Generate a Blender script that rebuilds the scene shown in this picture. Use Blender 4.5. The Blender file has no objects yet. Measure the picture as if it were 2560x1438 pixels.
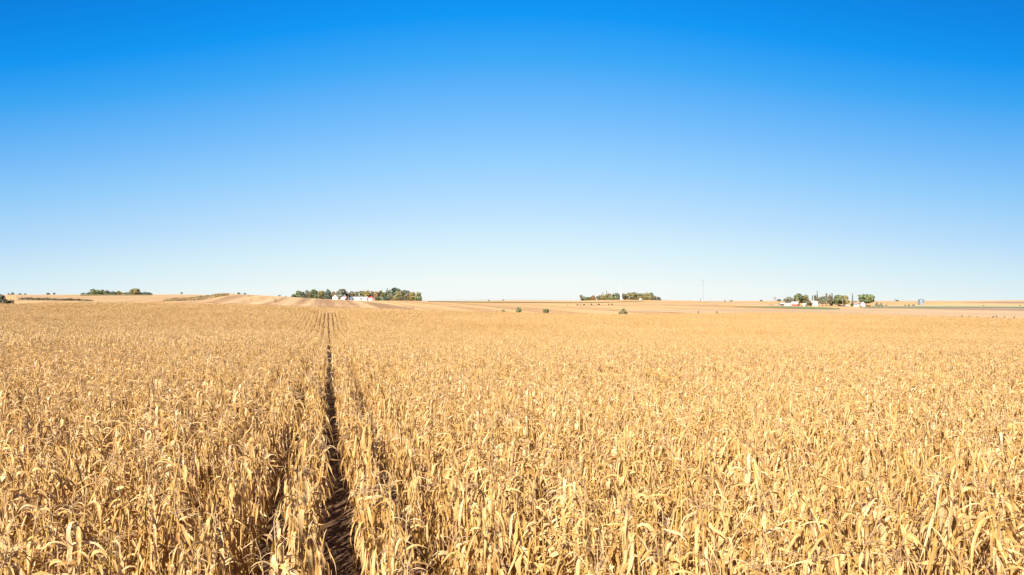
import bpy, math, random
import numpy as np
from mathutils import Vector, Matrix

random.seed(7)
R = math.radians
scene = bpy.context.scene
COL = scene.collection

# ------------------------------------------------------------------ camera, sky, sun, exposure
HC = 3.95                      # height of the lens above the soil of the near field
K = 0.75 / 1280.0              # tangent per pixel of the 2560 wide photograph
PY0 = 748.0                    # eye level row
cam_d = bpy.data.cameras.new("camera")
cam_d.sensor_width = 36.0
cam_d.lens = 24.0
cam_d.shift_y = (PY0 - 719.0) / 2560.0
cam_d.clip_start = 0.1
cam_d.clip_end = 20000.0
cam = bpy.data.objects.new("camera", cam_d)
COL.objects.link(cam)
cam.location = (0, 0, HC)
cam.rotation_euler = (R(90), 0, 0)
scene.camera = cam

SUN_AZ, SUN_EL = 202.0, 40.0   # clockwise from +Y
SKY_STRENGTH = 0.1
SUN_STRENGTH = 5.0
scene.view_settings.view_transform = 'Standard'
scene.view_settings.look = 'None'
scene.view_settings.gamma = 1.0
scene.view_settings.use_curve_mapping = False
EXPOSURE = 1.18
scene.view_settings.exposure = EXPOSURE

world = bpy.data.worlds.new("World")
scene.world = world
world.use_nodes = True
wn, wl = world.node_tree.nodes, world.node_tree.links
wn.clear()
sky = wn.new('ShaderNodeTexSky')
sky.sky_type = 'NISHITA'
sky.sun_disc = False
sky.sun_elevation = R(SUN_EL)
sky.sun_rotation = R(SUN_AZ)
sky.altitude = 300
sky.air_density = 1.0
sky.dust_density = 0.6
sky.ozone_density = 3.0
geo = wn.new('ShaderNodeTexCoord')
sep = wn.new('ShaderNodeSeparateXYZ')
wl.new(geo.outputs['Generated'], sep.inputs[0])
# elevation (as sine) bent a little by the bearing: deeper, dimmer blue to both sides, lens vignette put into the sky colour
m1 = wn.new('ShaderNodeMath'); m1.operation = 'MULTIPLY'
wl.new(sep.outputs['X'], m1.inputs[0]); wl.new(sep.outputs['X'], m1.inputs[1])
m2 = wn.new('ShaderNodeMath'); m2.operation = 'MULTIPLY_ADD'
mk = wn.new('ShaderNodeMath'); mk.operation = 'MULTIPLY_ADD'
wl.new(sep.outputs['Z'], mk.inputs[0]); mk.inputs[1].default_value = 0.85; mk.inputs[2].default_value = 0.13
wl.new(m1.outputs[0], m2.inputs[0]); wl.new(mk.outputs[0], m2.inputs[1])
wl.new(sep.outputs['Z'], m2.inputs[2])
ramp = wn.new('ShaderNodeValToRGB')
ramp.color_ramp.interpolation = 'LINEAR'
def lin(c):
    return tuple((v / 255 / 12.92) if v <= 10 else ((v / 255 + .055) / 1.055) ** 2.4 for v in c)
stops = [(-0.2, (150, 120, 90)), (-0.01, (200, 190, 170)), (0.0, (246, 249, 246)), (0.026, (240, 249, 247)), (0.078, (215, 240, 251)),
         (0.1335, (185, 223, 254)), (0.196, (150, 208, 254)), (0.256, (117, 190, 253)), (0.332, (60, 169, 248)),
         (0.385, (8, 152, 246)), (0.43, (0, 139, 236)), (0.50, (0, 121, 219)), (0.8, (0, 84, 176)), (1.0, (0, 70, 150))]
mr = wn.new('ShaderNodeMapRange')
mr.inputs['From Min'].default_value = -0.2; mr.inputs['From Max'].default_value = 1.0
wl.new(m2.outputs[0], mr.inputs['Value'])
wl.new(mr.outputs[0], ramp.inputs[0])
while len(ramp.color_ramp.elements) < len(stops):
    ramp.color_ramp.elements.new(0.5)
for e, (p, c) in zip(ramp.color_ramp.elements, stops):
    e.position = (p + 0.2) / 1.2
for e, (p, c) in zip(ramp.color_ramp.elements, stops):
    l = lin(c)
    e.color = (l[0], l[1], l[2], 1)
sc1 = wn.new('ShaderNodeVectorMath'); sc1.operation = 'SCALE'
wl.new(ramp.outputs[0], sc1.inputs[0])
dk = wn.new('ShaderNodeMath'); dk.operation = 'MULTIPLY_ADD'
SK = (1.0 / SKY_STRENGTH) / (2 ** EXPOSURE)
wl.new(m1.outputs[0], dk.inputs[0]); dk.inputs[1].default_value = -0.13 * SK; dk.inputs[2].default_value = SK
wl.new(dk.outputs[0], sc1.inputs['Scale'])
mixs = wn.new('ShaderNodeMix'); mixs.data_type = 'RGBA'
mixs.inputs['Factor'].default_value = 0.985
wl.new(sky.outputs[0], mixs.inputs['A']); wl.new(sc1.outputs[0], mixs.inputs['B'])
bg = wn.new('ShaderNodeBackground'); bg.inputs['Strength'].default_value = SKY_STRENGTH
wl.new(mixs.outputs['Result'], bg.inputs['Color'])
wo = wn.new('ShaderNodeOutputWorld'); wl.new(bg.outputs[0], wo.inputs[0])

sun_d = bpy.data.lights.new("sun", 'SUN')
sun_d.energy = SUN_STRENGTH; sun_d.angle = R(0.53); sun_d.color = (1.0, 0.93, 0.85)
sun = bpy.data.objects.new("sun", sun_d); COL.objects.link(sun)
sdir = Vector((math.sin(R(SUN_AZ)) * math.cos(R(SUN_EL)), math.cos(R(SUN_AZ)) * math.cos(R(SUN_EL)), math.sin(R(SUN_EL))))
sun.rotation_euler = sdir.to_track_quat('Z', 'Y').to_euler()
sun.location = (-40, -60, 80)

scene.cycles.max_bounces = 7
scene.cycles.diffuse_bounces = 3
scene.cycles.transmission_bounces = 4
scene.cycles.transparent_max_bounces = 8
scene.cycles.caustics_reflective = False
scene.cycles.caustics_refractive = False

# ------------------------------------------------------------------ materials
def new_mat(name):
    m = bpy.data.materials.new(name); m.use_nodes = True
    n, l = m.node_tree.nodes, m.node_tree.links
    return m, n, l, n['Principled BSDF'], n['Material Output']

def plain(name, col, rough=0.7, metal=0.0, var=0.18, scale=2.0, spec=0.3):
    m, n, l, b, o = new_mat(name)
    tc = n.new('ShaderNodeTexCoord')
    nz = n.new('ShaderNodeTexNoise'); nz.inputs['Scale'].default_value = scale; nz.inputs['Detail'].default_value = 5
    l.new(tc.outputs['Object'], nz.inputs['Vector'])
    rp = n.new('ShaderNodeValToRGB')
    rp.color_ramp.elements[0].position = 0.3; rp.color_ramp.elements[1].position = 0.7
    rp.color_ramp.elements[0].color = (*[c * (1 - var) for c in col], 1)
    rp.color_ramp.elements[1].color = (*[min(1, c * (1 + var)) for c in col], 1)
    l.new(nz.outputs[0], rp.inputs[0]); l.new(rp.outputs[0], b.inputs['Base Color'])
    b.inputs['Roughness'].default_value = rough; b.inputs['Metallic'].default_value = metal
    b.inputs['Specular IOR Level'].default_value = spec
    return m

def leaf_mat(name, stops, transl=0.22, rough=0.55, streak=0.16, objvar=0.22, rib=0.2):
    """thin plant tissue; the attribute luv holds (across, along, tint of that leaf)"""
    m, n, l, b, o = new_mat(name)
    at = n.new('ShaderNodeAttribute'); at.attribute_name = 'luv'
    sx = n.new('ShaderNodeSeparateXYZ'); l.new(at.outputs['Vector'], sx.inputs[0])
    oi = n.new('ShaderNodeObjectInfo')
    ad = n.new('ShaderNodeMath'); ad.operation = 'MULTIPLY_ADD'
    l.new(oi.outputs['Random'], ad.inputs[0]); ad.inputs[1].default_value = objvar; l.new(sx.outputs['Z'], ad.inputs[2])
    pn = n.new('ShaderNodeTexNoise'); pn.inputs['Scale'].default_value = 0.045; pn.inputs['Detail'].default_value = 4
    l.new(oi.outputs['Location'], pn.inputs['Vector'])
    pa = n.new('ShaderNodeMath'); pa.operation = 'MULTIPLY_ADD'; l.new(pn.outputs[0], pa.inputs[0]); pa.inputs[1].default_value = 0.5; l.new(ad.outputs[0], pa.inputs[2])
    sb = n.new('ShaderNodeMath'); sb.operation = 'SUBTRACT'; l.new(pa.outputs[0], sb.inputs[0]); sb.inputs[1].default_value = objvar / 2 + .25
    # streaks along the blade
    cv = n.new('ShaderNodeCombineXYZ')
    ma = n.new('ShaderNodeMath'); ma.operation = 'MULTIPLY'; l.new(sx.outputs['X'], ma.inputs[0]); ma.inputs[1].default_value = 5.0
    mb_ = n.new('ShaderNodeMath'); mb_.operation = 'MULTIPLY'; l.new(sx.outputs['Y'], mb_.inputs[0]); mb_.inputs[1].default_value = 2.2
    mc = n.new('ShaderNodeMath'); mc.operation = 'MULTIPLY'; l.new(sx.outputs['Z'], mc.inputs[0]); mc.inputs[1].default_value = 57.0
    l.new(ma.outputs[0], cv.inputs[0]); l.new(mb_.outputs[0], cv.inputs[1]); l.new(mc.outputs[0], cv.inputs[2])
    nz = n.new('ShaderNodeTexNoise'); nz.inputs['Scale'].default_value = 1.0; nz.inputs['Detail'].default_value = 4
    l.new(cv.outputs[0], nz.inputs['Vector'])
    st = n.new('ShaderNodeMath'); st.operation = 'MULTIPLY_ADD'
    l.new(nz.outputs[0], st.inputs[0]); st.inputs[1].default_value = streak * 2; l.new(sb.outputs[0], st.inputs[2])
    s2 = n.new('ShaderNodeMath'); s2.operation = 'SUBTRACT'; l.new(st.outputs[0], s2.inputs[0]); s2.inputs[1].default_value = streak
    rp = n.new('ShaderNodeValToRGB')
    while len(rp.color_ramp.elements) < len(stops):
        rp.color_ramp.elements.new(0.5)
    for e, (p, c) in zip(rp.color_ramp.elements, stops):
        e.position = p
    for e, (p, c) in zip(rp.color_ramp.elements, stops):
        e.color = (*c, 1)
    l.new(s2.outputs[0], rp.inputs[0])
    b.inputs['Roughness'].default_value = rough
    b.inputs['Specular IOR Level'].default_value = 0.5
    l.new(rp.outputs[0], b.inputs['Base Color'])
    tr = n.new('ShaderNodeBsdfTranslucent'); l.new(rp.outputs[0], tr.inputs['Color'])
    mx = n.new('ShaderNodeMixShader'); mx.inputs[0].default_value = transl
    l.new(b.outputs[0], mx.inputs[1]); l.new(tr.outputs[0], mx.inputs[2]); l.new(mx.outputs[0], o.inputs['Surface'])
    return m

M = {}
M['corn_leaf'] = leaf_mat('dry corn leaf', [(0.0, (.28, .142, .038)), (0.22, (.47, .265, .074)), (0.5, (.61, .375, .122)), (0.75, (.675, .45, .205)), (1.0, (.69, .485, .255))], transl=0.2, rough=.55)
M['corn_stalk'] = leaf_mat('dry corn stalk', [(0.0, (.31, .185, .04)), (0.5, (.50, .32, .08)), (1.0, (.60, .42, .16))], transl=0.0, rough=0.45)
M['corn_tassel'] = leaf_mat('dry corn tassel', [(0.0, (.44, .27, .115)), (0.5, (.60, .395, .185)), (1.0, (.69, .50, .28))], transl=0.25)
M['corn_husk'] = leaf_mat('dry corn husk', [(0.0, (.44, .27, .095)), (0.5, (.58, .38, .155)), (1.0, (.66, .48, .25))], transl=0.12)

def field_mat(name, base, dark, light, rowfreq=1.0, seed=0.0, contrast=1.0):
    """harvested ground whose residue lies in lines along the rows"""
    m, n, l, b, o = new_mat(name)
    tc = n.new('ShaderNodeTexCoord')
    mp = n.new('ShaderNodeMapping'); mp.inputs['Rotation'].default_value = (0, 0, R(-15.1)); mp.inputs['Location'].default_value = (seed, seed, 0)
    l.new(tc.outputs['Object'], mp.inputs['Vector'])
    m1 = n.new('ShaderNodeMapping'); m1.inputs['Scale'].default_value = (0.16 * rowfreq, 0.0016, 0.0); l.new(mp.outputs[0], m1.inputs['Vector'])
    n1 = n.new('ShaderNodeTexNoise'); n1.inputs['Scale'].default_value = 1; n1.inputs['Detail'].default_value = 3; l.new(m1.outputs[0], n1.inputs['Vector'])
    m2 = n.new('ShaderNodeMapping'); m2.inputs['Scale'].default_value = (1.3 * rowfreq, 0.02, 0.0); l.new(mp.outputs[0], m2.inputs['Vector'])
    n2 = n.new('ShaderNodeTexNoise'); n2.inputs['Scale'].default_value = 1; n2.inputs['Detail'].default_value = 3; l.new(m2.outputs[0], n2.inputs['Vector'])
    n3 = n.new('ShaderNodeTexNoise'); n3.inputs['Scale'].default_value = 0.008; n3.inputs['Detail'].default_value = 5; l.new(mp.outputs[0], n3.inputs['Vector'])
    n4 = n.new('ShaderNodeTexNoise'); n4.inputs['Scale'].default_value = 1.5; n4.inputs['Detail'].default_value = 6; l.new(mp.outputs[0], n4.inputs['Vector'])
    def madd(a, f, c):
        q = n.new('ShaderNodeMath'); q.operation = 'MULTIPLY_ADD'; l.new(a, q.inputs[0]); q.inputs[1].default_value = f
        if isinstance(c, float): q.inputs[2].default_value = c
        else: l.new(c, q.inputs[2])
        return q.outputs[0]
    tot = 1.6 * contrast + 0.6 * contrast + 0.9 + 0.5
    v = madd(n1.outputs[0], 1.6 * contrast, 0.5 - tot / 2)
    v = madd(n2.outputs[0], 0.6 * contrast, v); v = madd(n3.outputs[0], 0.9, v); v = madd(n4.outputs[0], 0.5, v)
    rp = n.new('ShaderNodeValToRGB'); rp.color_ramp.elements.new(0.5)
    for e, p in zip(rp.color_ramp.elements, (0.12, 0.5, 0.88)): e.position = p
    for e, c in zip(rp.color_ramp.elements, (dark, base, light)): e.color = (*c, 1)
    l.new(v, rp.inputs[0]); l.new(rp.outputs[0], b.inputs['Base Color'])
    b.inputs['Roughness'].default_value = 0.95; b.inputs['Specular IOR Level'].default_value = 0.1
    bp = n.new('ShaderNodeBump'); bp.inputs['Strength'].default_value = 0.5; bp.inputs['Distance'].default_value = 0.15
    l.new(n4.outputs[0], bp.inputs['Height']); l.new(bp.outputs[0], b.inputs['Normal'])
    return m

M['stubble'] = field_mat('corn stubble', (0.455, 0.278, 0.117), (0.329, 0.188, 0.083), (0.572, 0.376, 0.165), contrast=1.4)
M['soil'] = field_mat('soil with litter', (.15, .088, .045), (.07, .042, .024), (.36, .22, .105), rowfreq=8)
M['brown_stubble'] = field_mat('brown corn stubble', (.39, .24, .115), (.27, .155, .075), (.54, .345, .17), contrast=1.7, seed=60)
M['pale_hill'] = field_mat('worn stubble', (.40, .255, .122), (.32, .195, .092), (.48, .32, .16), seed=75, contrast=.8)
M['ploughed'] = field_mat('ploughed soil', (.29, .195, .125), (.23, .15, .095), (.36, .25, .165), seed=40, contrast=.5)
M['bean_stubble'] = field_mat('bean stubble', (.42, .285, .15), (.35, .225, .115), (.49, .345, .19), seed=90, contrast=.5)
M['gold_stubble'] = field_mat('golden stubble', (0.476, 0.312, 0.131), (0.385, 0.246, 0.098), (0.541, 0.377, 0.18), seed=140, contrast=.5)
M['grass'] = field_mat('green grass', (.165, .185, .078), (.115, .14, .055), (.24, .24, .105), seed=10, contrast=.3)
M['dry_grass'] = field_mat('dry verge grass', (0.23, 0.187, 0.072), (0.162, 0.136, 0.051), (0.323, 0.246, 0.111), seed=20, contrast=.3)
M['road'] = field_mat('gravel road', (0.496, 0.448, 0.336), (0.416, 0.376, 0.288), (0.56, 0.512, 0.4), seed=30, contrast=.2)
M['bark'] = plain('bark', (.20, .155, .115), .9, scale=3)
M['pale_bark'] = plain('pale bark', (.42, .34, .26), .9, scale=3)
def fol(name, d, m_, li, transl=0.32):
    M[name] = leaf_mat(name, [(0.0, d), (0.5, m_), (1.0, li)], transl=transl, rough=.6, streak=.05, objvar=.25)
fol('green', (0.110, 0.146, 0.068), (0.196, 0.231, 0.096), (0.309, 0.338, 0.139))
fol('dark_green', (0.081, 0.110, 0.074), (0.131, 0.167, 0.096), (0.210, 0.238, 0.125))
fol('blue_green', (0.089, 0.122, 0.098), (0.146, 0.181, 0.139), (0.224, 0.259, 0.181))
fol('olive', (0.167, 0.160, 0.074), (0.296, 0.259, 0.110), (0.438, 0.374, 0.152))
fol('yellow', (0.216, 0.174, 0.062), (0.354, 0.280, 0.094), (0.460, 0.375, 0.142))
fol('orange', (0.258, 0.158, 0.062), (0.386, 0.232, 0.094), (0.492, 0.322, 0.142))
fol('brown', (0.142, 0.121, 0.068), (0.227, 0.190, 0.105), (0.322, 0.264, 0.152))
fol('grey_green', (0.167, 0.175, 0.117), (0.274, 0.274, 0.181), (0.395, 0.374, 0.246))
fol('lime', (0.115, 0.131, 0.057), (0.195, 0.205, 0.084), (0.285, 0.285, 0.121))
fol('weed_brown', (.045, .042, .022), (.10, .085, .042), (.22, .16, .075), .1)
fol('weed_tan', (.09, .075, .032), (.22, .155, .062), (.38, .26, .11), .1)
fol('weed_dark', (.03, .032, .017), (.075, .065, .035), (.15, .115, .06), .1)
M['white'] = plain('white painted boards', (.80, .78, .74), .6, var=.05)
M['cream'] = plain('cream painted boards', (.78, .72, .57), .6, var=.05)
M['red'] = plain('red painted boards', (.42, .06, .05), .6, var=.15)
M['rust'] = plain('rusted steel', (.26, .11, .06), .8, var=.3)
M['brown_roof'] = plain('brown shingles', (.27, .19, .14), .9)
M['grey_roof'] = plain('grey shingles', (.30, .28, .27), .85)
M['shed_roof'] = plain('pale grey sheet roof', (.50, .48, .46), .6)
M['white_roof'] = plain('white sheet roof', (.78, .76, .72), .4, var=.05)
M['galv'] = plain('galvanised steel', (.44, .51, .55), .36, .85, var=.08, spec=.5)
M['blue_steel'] = plain('blue steel', (.15, .22, .33), .45, .3)
M['dark_blue'] = plain('dark blue paint', (.018, .028, .06), .3, spec=.5)
M['white_paint'] = plain('white gloss paint', (.80, .80, .80), .3, spec=.5, var=.03)
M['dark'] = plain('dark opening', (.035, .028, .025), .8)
M['glass'] = plain('window glass', (.03, .04, .05), .08, spec=.6)
M['rubber'] = plain('tyre rubber', (.02, .02, .02), .85)
M['wood'] = plain('weathered pole wood', (.34, .28, .22), .85)
M['tan_paint'] = plain('tan paint', (.40, .29, .19), .7)
M['green_paint'] = plain('dark green paint', (.04, .09, .035), .5)
M['grey_paint'] = plain('grey paint', (.35, .37, .38), .5)
M['mast_grey'] = plain('weathered mast steel', (.25, .27, .28), .6)
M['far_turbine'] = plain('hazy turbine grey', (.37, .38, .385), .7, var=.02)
M['turbine'] = plain('turbine white', (.82, .82, .82), .5, var=.02)

# ------------------------------------------------------------------ terrain
def pchip_slopes(x, y):
    h = np.diff(x); d = np.diff(y) / h
    m = np.zeros_like(y)
    for i in range(1, len(x) - 1):
        if d[i - 1] * d[i] > 0:
            w1 = 2 * h[i] + h[i - 1]; w2 = h[i] + 2 * h[i - 1]
            m[i] = (w1 + w2) / (w1 / d[i - 1] + w2 / d[i])
    m[0] = d[0]; m[-1] = d[-1]
    return m
def pchip(x, y, q):
    x = np.asarray(x, float); y = np.asarray(y, float); q = np.clip(np.asarray(q, float), x[0], x[-1])
    m = pchip_slopes(x, y)
    i = np.clip(np.searchsorted(x, q, side='right') - 1, 0, len(x) - 2)
    h = x[i + 1] - x[i]; t = (q - x[i]) / h
    return ((1 + 2 * t) * (1 - t) ** 2 * y[i] + t * (1 - t) ** 2 * h * m[i] + t * t * (3 - 2 * t) * y[i + 1] + t * t * (t - 1) * h * m[i + 1])

CANOPY = 2.08
# column: row of the valley floor, (distance, row) of the crop's far edge, then bare ground (distance, row)
COLS = {
    -600: (799, (235, 756), [(340, 751), (600, 737), (720, 737), (1400, 742)]),
    0:    (803, (230, 757), [(330, 752), (600, 737), (720, 737.5), (1400, 742)]),
    250:  (806, (220, 753), [(330, 752), (600, 738), (720, 737), (900, 741)]),
    450:  (810, (210, 755), [(330, 753), (600, 736.5), (720, 737), (900, 742)]),
    575:  (813, (200, 758), [(300, 753), (420, 736), (500, 736.5), (720, 742), (900, 744)]),
    700:  (816, (195, 761), [(300, 757), (450, 741), (600, 743), (800, 748)]),
    830:  (819, (190, 765), [(300, 762), (480, 748.5), (560, 749.5), (800, 750.5)]),
    1060: (822, (190, 772), [(320, 766), (560, 754), (800, 752.5), (1000, 755)]),
    1280: (824, (200, 778), [(330, 771), (600, 755.5), (750, 757), (1000, 756), (1500, 751.5), (1800, 753)]),
    1560: (827, (210, 783), [(330, 774), (560, 760), (700, 757.5), (1000, 749.5), (1200, 751)]),
    1750: (829, (220, 781), [(330, 775), (560, 763), (750, 757), (1100, 752.5), (1300, 754)]),
    2000: (831, (235, 780), [(400, 775), (560, 769), (680, 765), (1000, 758), (1400, 753.5), (1700, 755)]),
    2300: (834, (215, 787), [(400, 778), (600, 770), (800, 763), (1400, 753.5), (1700, 755)]),
    2560: (836, (200, 793), [(400, 780), (600, 770), (800, 763), (1400, 751), (1700, 753)]),
    3200: (838, (190, 798), [(400, 781), (600, 770), (800, 763), (1400, 751), (1700, 753)]),
}
CPX = np.array(sorted(COLS), float)
YK = np.concatenate([[-60., 4.], np.arange(15, 105, 15.), np.arange(105, 300, 15.), np.arange(300, 900, 30.), np.arange(900, 2000, 100.), [2500, 3500, 5000, 9000]])
_tab = []
for p_ in CPX:
    v, (ye, pe), rest = COLS[int(p_)]
    ys = [-60, 4, 105, ye]; zs = [0, 0, HC - (v - PY0) * K * 105 - CANOPY, HC - (pe - PY0) * K * ye - CANOPY]
    for y, pp in rest + ([(3000, 742), (9000, 746)] if p_ < 500 else [(3000, 756), (9000, 752.5)]):
        ys.append(y); zs.append(HC - (pp - PY0) * K * y)
    _tab.append(pchip(ys, zs, YK))
TAB = np.array(_tab)                       # columns x distances
PXF = np.arange(-600, 3201, 20.)
TABF = np.stack([pchip(CPX, TAB[:, j], PXF) for j in range(TAB.shape[1])], 1)
def hz(X, Y):
    X = np.asarray(X, float); Y = np.asarray(Y, float)
    px = np.where(Y > 6, X / (np.maximum(Y, 6) * K) + 1280, 1280)
    a = np.clip((px + 600) / 20., 0, len(PXF) - 1.001); i = a.astype(int); fa = a - i
    Yc = np.clip(Y, YK[0], YK[-1] - .01)
    j = np.clip(np.searchsorted(YK, Yc, side='right') - 1, 0, len(YK) - 2)
    # smooth in distance with a cubic through the neighbours
    def col(ii):
        j0 = np.clip(j - 1, 0, len(YK) - 1); j1 = j; j2 = j + 1; j3 = np.clip(j + 2, 0, len(YK) - 1)
        y0, y1, y2, y3 = TABF[ii, j0], TABF[ii, j1], TABF[ii, j2], TABF[ii, j3]
        h = YK[j2] - YK[j1]; t = (Yc - YK[j1]) / h
        mm1 = (y2 - y0) / np.maximum(YK[j2] - YK[j0], 1e-6) * h; mm2 = (y3 - y1) / np.maximum(YK[j3] - YK[j1], 1e-6) * h
        return (2 * t**3 - 3 * t**2 + 1) * y1 + (t**3 - 2 * t**2 + t) * mm1 + (-2 * t**3 + 3 * t**2) * y2 + (t**3 - t**2) * mm2
    return col(i) * (1 - fa) + col(i + 1) * fa
def h1(x, y):
    return float(hz(np.array([x]), np.array([y]))[0])
def edge_y(px):
    return pchip(CPX, [COLS[int(c)][1][0] for c in CPX], px)
def X_of(px, Y):
    return (px - 1280) * K * Y
def hit(px, py, y0=30., y1=4000.):
    """distance at which the sight line meets bare ground"""
    ys = np.exp(np.linspace(math.log(y0), math.log(y1), 1500))
    zr = HC - (py - PY0) * K * ys
    zg = hz(X_of(px, ys), ys)
    below = np.where(zr <= zg)[0]
    return float(ys[below[0]]) if len(below) else float(y1)

# ------------------------------------------------------------------ helpers
def setp(o, label=None, cat=None, group=None, kind=None):
    if label: o['label'] = label
    if cat: o['category'] = cat
    if group: o['group'] = group
    if kind: o['kind'] = kind
    return o
def empty(name, loc, rz=0.0):
    o = bpy.data.objects.new(name, None); COL.objects.link(o)
    o.location = loc; o.rotation_euler = (0, 0, rz); o.empty_display_size = 0.3
    return o
class MB:
    def __init__(self): self.v = []; self.f = []; self.luv = []; self.haveluv = False
    def add(self, vs, fs, luv=None):
        k = len(self.v); self.v.extend(vs); self.f.extend([tuple(i + k for i in f) for f in fs])
        if luv is not None: self.haveluv = True; self.luv.extend(luv)
        else: self.luv.extend([(0, 0, .5)] * len(vs))
    def box(self, cx, cy, cz, sx, sy, sz):
        x, y, z = sx / 2, sy / 2, sz / 2
        vs = [(cx + a * x, cy + b * y, cz + c * z) for a in (-1, 1) for b in (-1, 1) for c in (-1, 1)]
        self.add(vs, [(0, 1, 3, 2), (4, 6, 7, 5), (0, 4, 5, 1), (2, 3, 7, 6), (0, 2, 6, 4), (1, 5, 7, 3)])
    def poly_prism(self, pts, y0, y1):
        """outline in x,z pushed along y"""
        n = len(pts)
        vs = [(x, y0, z) for x, z in pts] + [(x, y1, z) for x, z in pts]
        fs = [tuple(range(n)), tuple(range(2 * n - 1, n - 1, -1))] + [(i, i + n, (i + 1) % n + n, (i + 1) % n) for i in range(n)]
        self.add(vs, fs)
    def tube(self, pts, rad, n=6, tint=.5, cap=True):
        pts = [Vector(p) for p in pts]; base = []
        u = Vector((1, .13, .07)).normalized()
        vs, fs, lv = [], [], []
        for i, p in enumerate(pts):
            d = (pts[min(i + 1, len(pts) - 1)] - pts[max(i - 1, 0)]).normalized()
            a = d.cross(u)
            if a.length < 1e-3: a = d.cross(Vector((0, 1, 0)))
            a.normalize(); b = d.cross(a)
            for k in range(n):
                w = 2 * math.pi * k / n
                vs.append(tuple(p + (a * math.cos(w) + b * math.sin(w)) * rad[i])); lv.append((k / n, i / len(pts), tint))
        for i in range(len(pts) - 1):
            for k in range(n):
                fs.append((i * n + k, i * n + (k + 1) % n, (i + 1) * n + (k + 1) % n, (i + 1) * n + k))
        if cap:
            fs.append(tuple(range(n - 1, -1, -1))); fs.append(tuple((len(pts) - 1) * n + k for k in range(n)))
        self.add(vs, fs, lv)
    def lathe(self, prof, n=20, cx=0, cy=0):
        vs, fs = [], []
        for r, z in prof:
            for k in range(n):
                w = 2 * math.pi * k / n; vs.append((cx + r * math.cos(w), cy + r * math.sin(w), z))
        for i in range(len(prof) - 1):
            for k in range(n):
                fs.append((i * n + k, i * n + (k + 1) % n, (i + 1) * n + (k + 1) % n, (i + 1) * n + k))
        fs.append(tuple(range(n - 1, -1, -1))); fs.append(tuple((len(prof) - 1) * n + k for k in range(n)))
        self.add(vs, fs)
    def mesh(self, name, mat, smooth=False):
        me = bpy.data.meshes.new(name); me.from_pydata([tuple(v) for v in self.v], [], self.f); me.update()
        if self.haveluv:
            a = me.attributes.new('luv', 'FLOAT_VECTOR', 'POINT'); a.data.foreach_set('vector', np.array(self.luv, float).ravel())
        if mat: me.materials.append(mat)
        if smooth: me.polygons.foreach_set('use_smooth', [True] * len(me.polygons))
        return me
    def build(self, name, mat, parent=None, smooth=False, loc=None):
        o = bpy.data.objects.new(name, self.mesh(name, mat, smooth)); COL.objects.link(o)
        if parent: o.parent = parent
        if loc is not None: o.location = loc
        return o
def sheet(name, mat, P, kind='structure', label=None):
    """P: rows x columns x 3 grid of points"""
    a, b = P.shape[:2]
    me = bpy.data.meshes.new(name)
    idx = np.arange(a * b).reshape(a, b)
    q = np.stack([idx[:-1, :-1], idx[:-1, 1:], idx[1:, 1:], idx[1:, :-1]], -1).reshape(-1, 4)
    me.from_pydata(P.reshape(-1, 3).tolist(), [], q.tolist()); me.update()
    me.polygons.foreach_set('use_smooth', [True] * len(me.polygons))
    me.materials.append(mat)
    o = bpy.data.objects.new(name, me); COL.objects.link(o); o['kind'] = kind
    if label: o['label'] = label
    return o

# ------------------------------------------------------------------ the land
U = np.linspace(-1.25, 1.25, 240)
YG = np.concatenate([np.linspace(-35, 10, 8), np.exp(np.linspace(math.log(13), math.log(8500), 330))])
GY, GU = np.meshgrid(YG, U, indexing='ij'); GX = GU * (GY + 40)
sheet('ground', M['stubble'], np.stack([GX, GY, hz(GX, GY)], -1))
# soil under the standing crop
us = np.linspace(-1.2, 1.2, 200); rows_ = []
for fr in np.linspace(0, 1, 90):
    ye = edge_y(us / K + 1280) + 1.5
    y = -34 + (ye + 34) * fr ** 1.3
    x = us * (y + 40)
    rows_.append(np.stack([x, y, hz(x, y) + 0.02], -1))
sheet('soil', M['soil'], np.array(rows_))
def band(name, mat, pts, off, n=6, sub=12.):
    """pts: (column, upper row, lower row)"""
    pts = np.array(pts, float)
    cols = np.arange(pts[0, 0], pts[-1, 0] + .1, sub)
    top = np.interp(cols, pts[:, 0], pts[:, 1]); bot = np.interp(cols, pts[:, 0], pts[:, 2])
    far = np.array([hit(c, t) for c, t in zip(cols, top)]); near = np.array([hit(c, t) for c, t in zip(cols, bot)])
    far = np.minimum(far, 2200)
    if len(cols) > 6:
        ker = np.ones(3) / 3
        far[1:-1] = np.convolve(far, ker, 'valid'); near[1:-1] = np.convolve(near, ker, 'valid')
    g = []
    for fr in np.linspace(0, 1, n):
        y = near + (far - near) * fr; x = X_of(cols, y)
        g.append(np.stack([x, y, hz(x, y) + off], -1))
    return sheet(name, mat, np.array(g))
band('ploughed_field', M['ploughed'], [(2400, 757.3, 757.6), (2460, 755.6, 758), (2520, 754.6, 758.6), (2620, 754, 759)], .10)
band('golden_field', M['gold_stubble'], [(2250, 762, 765.2), (2400, 759.5, 765.6), (2620, 759, 766)], .08)
band('gravel_road', M['road'], [(2180, 765.6, 766.6), (2240, 765.4, 766.4), (2400, 765.6, 766.6), (2620, 766.2, 767.2)], .16)
band('grass_verge', M['grass'], [(2150, 768.2, 770.2), (2200, 767.2, 769.6), (2260, 766.8, 769.6), (2330, 766.6, 771), (2400, 766.8, 769.6), (2500, 767.2, 770), (2620, 767.6, 772)], .12)
band('brown_field', M['ploughed'], [(2160, 770.2, 771), (2260, 770, 771.6), (2400, 769.8, 774), (2560, 771.4, 777), (2640, 772, 779)], .09)
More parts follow.
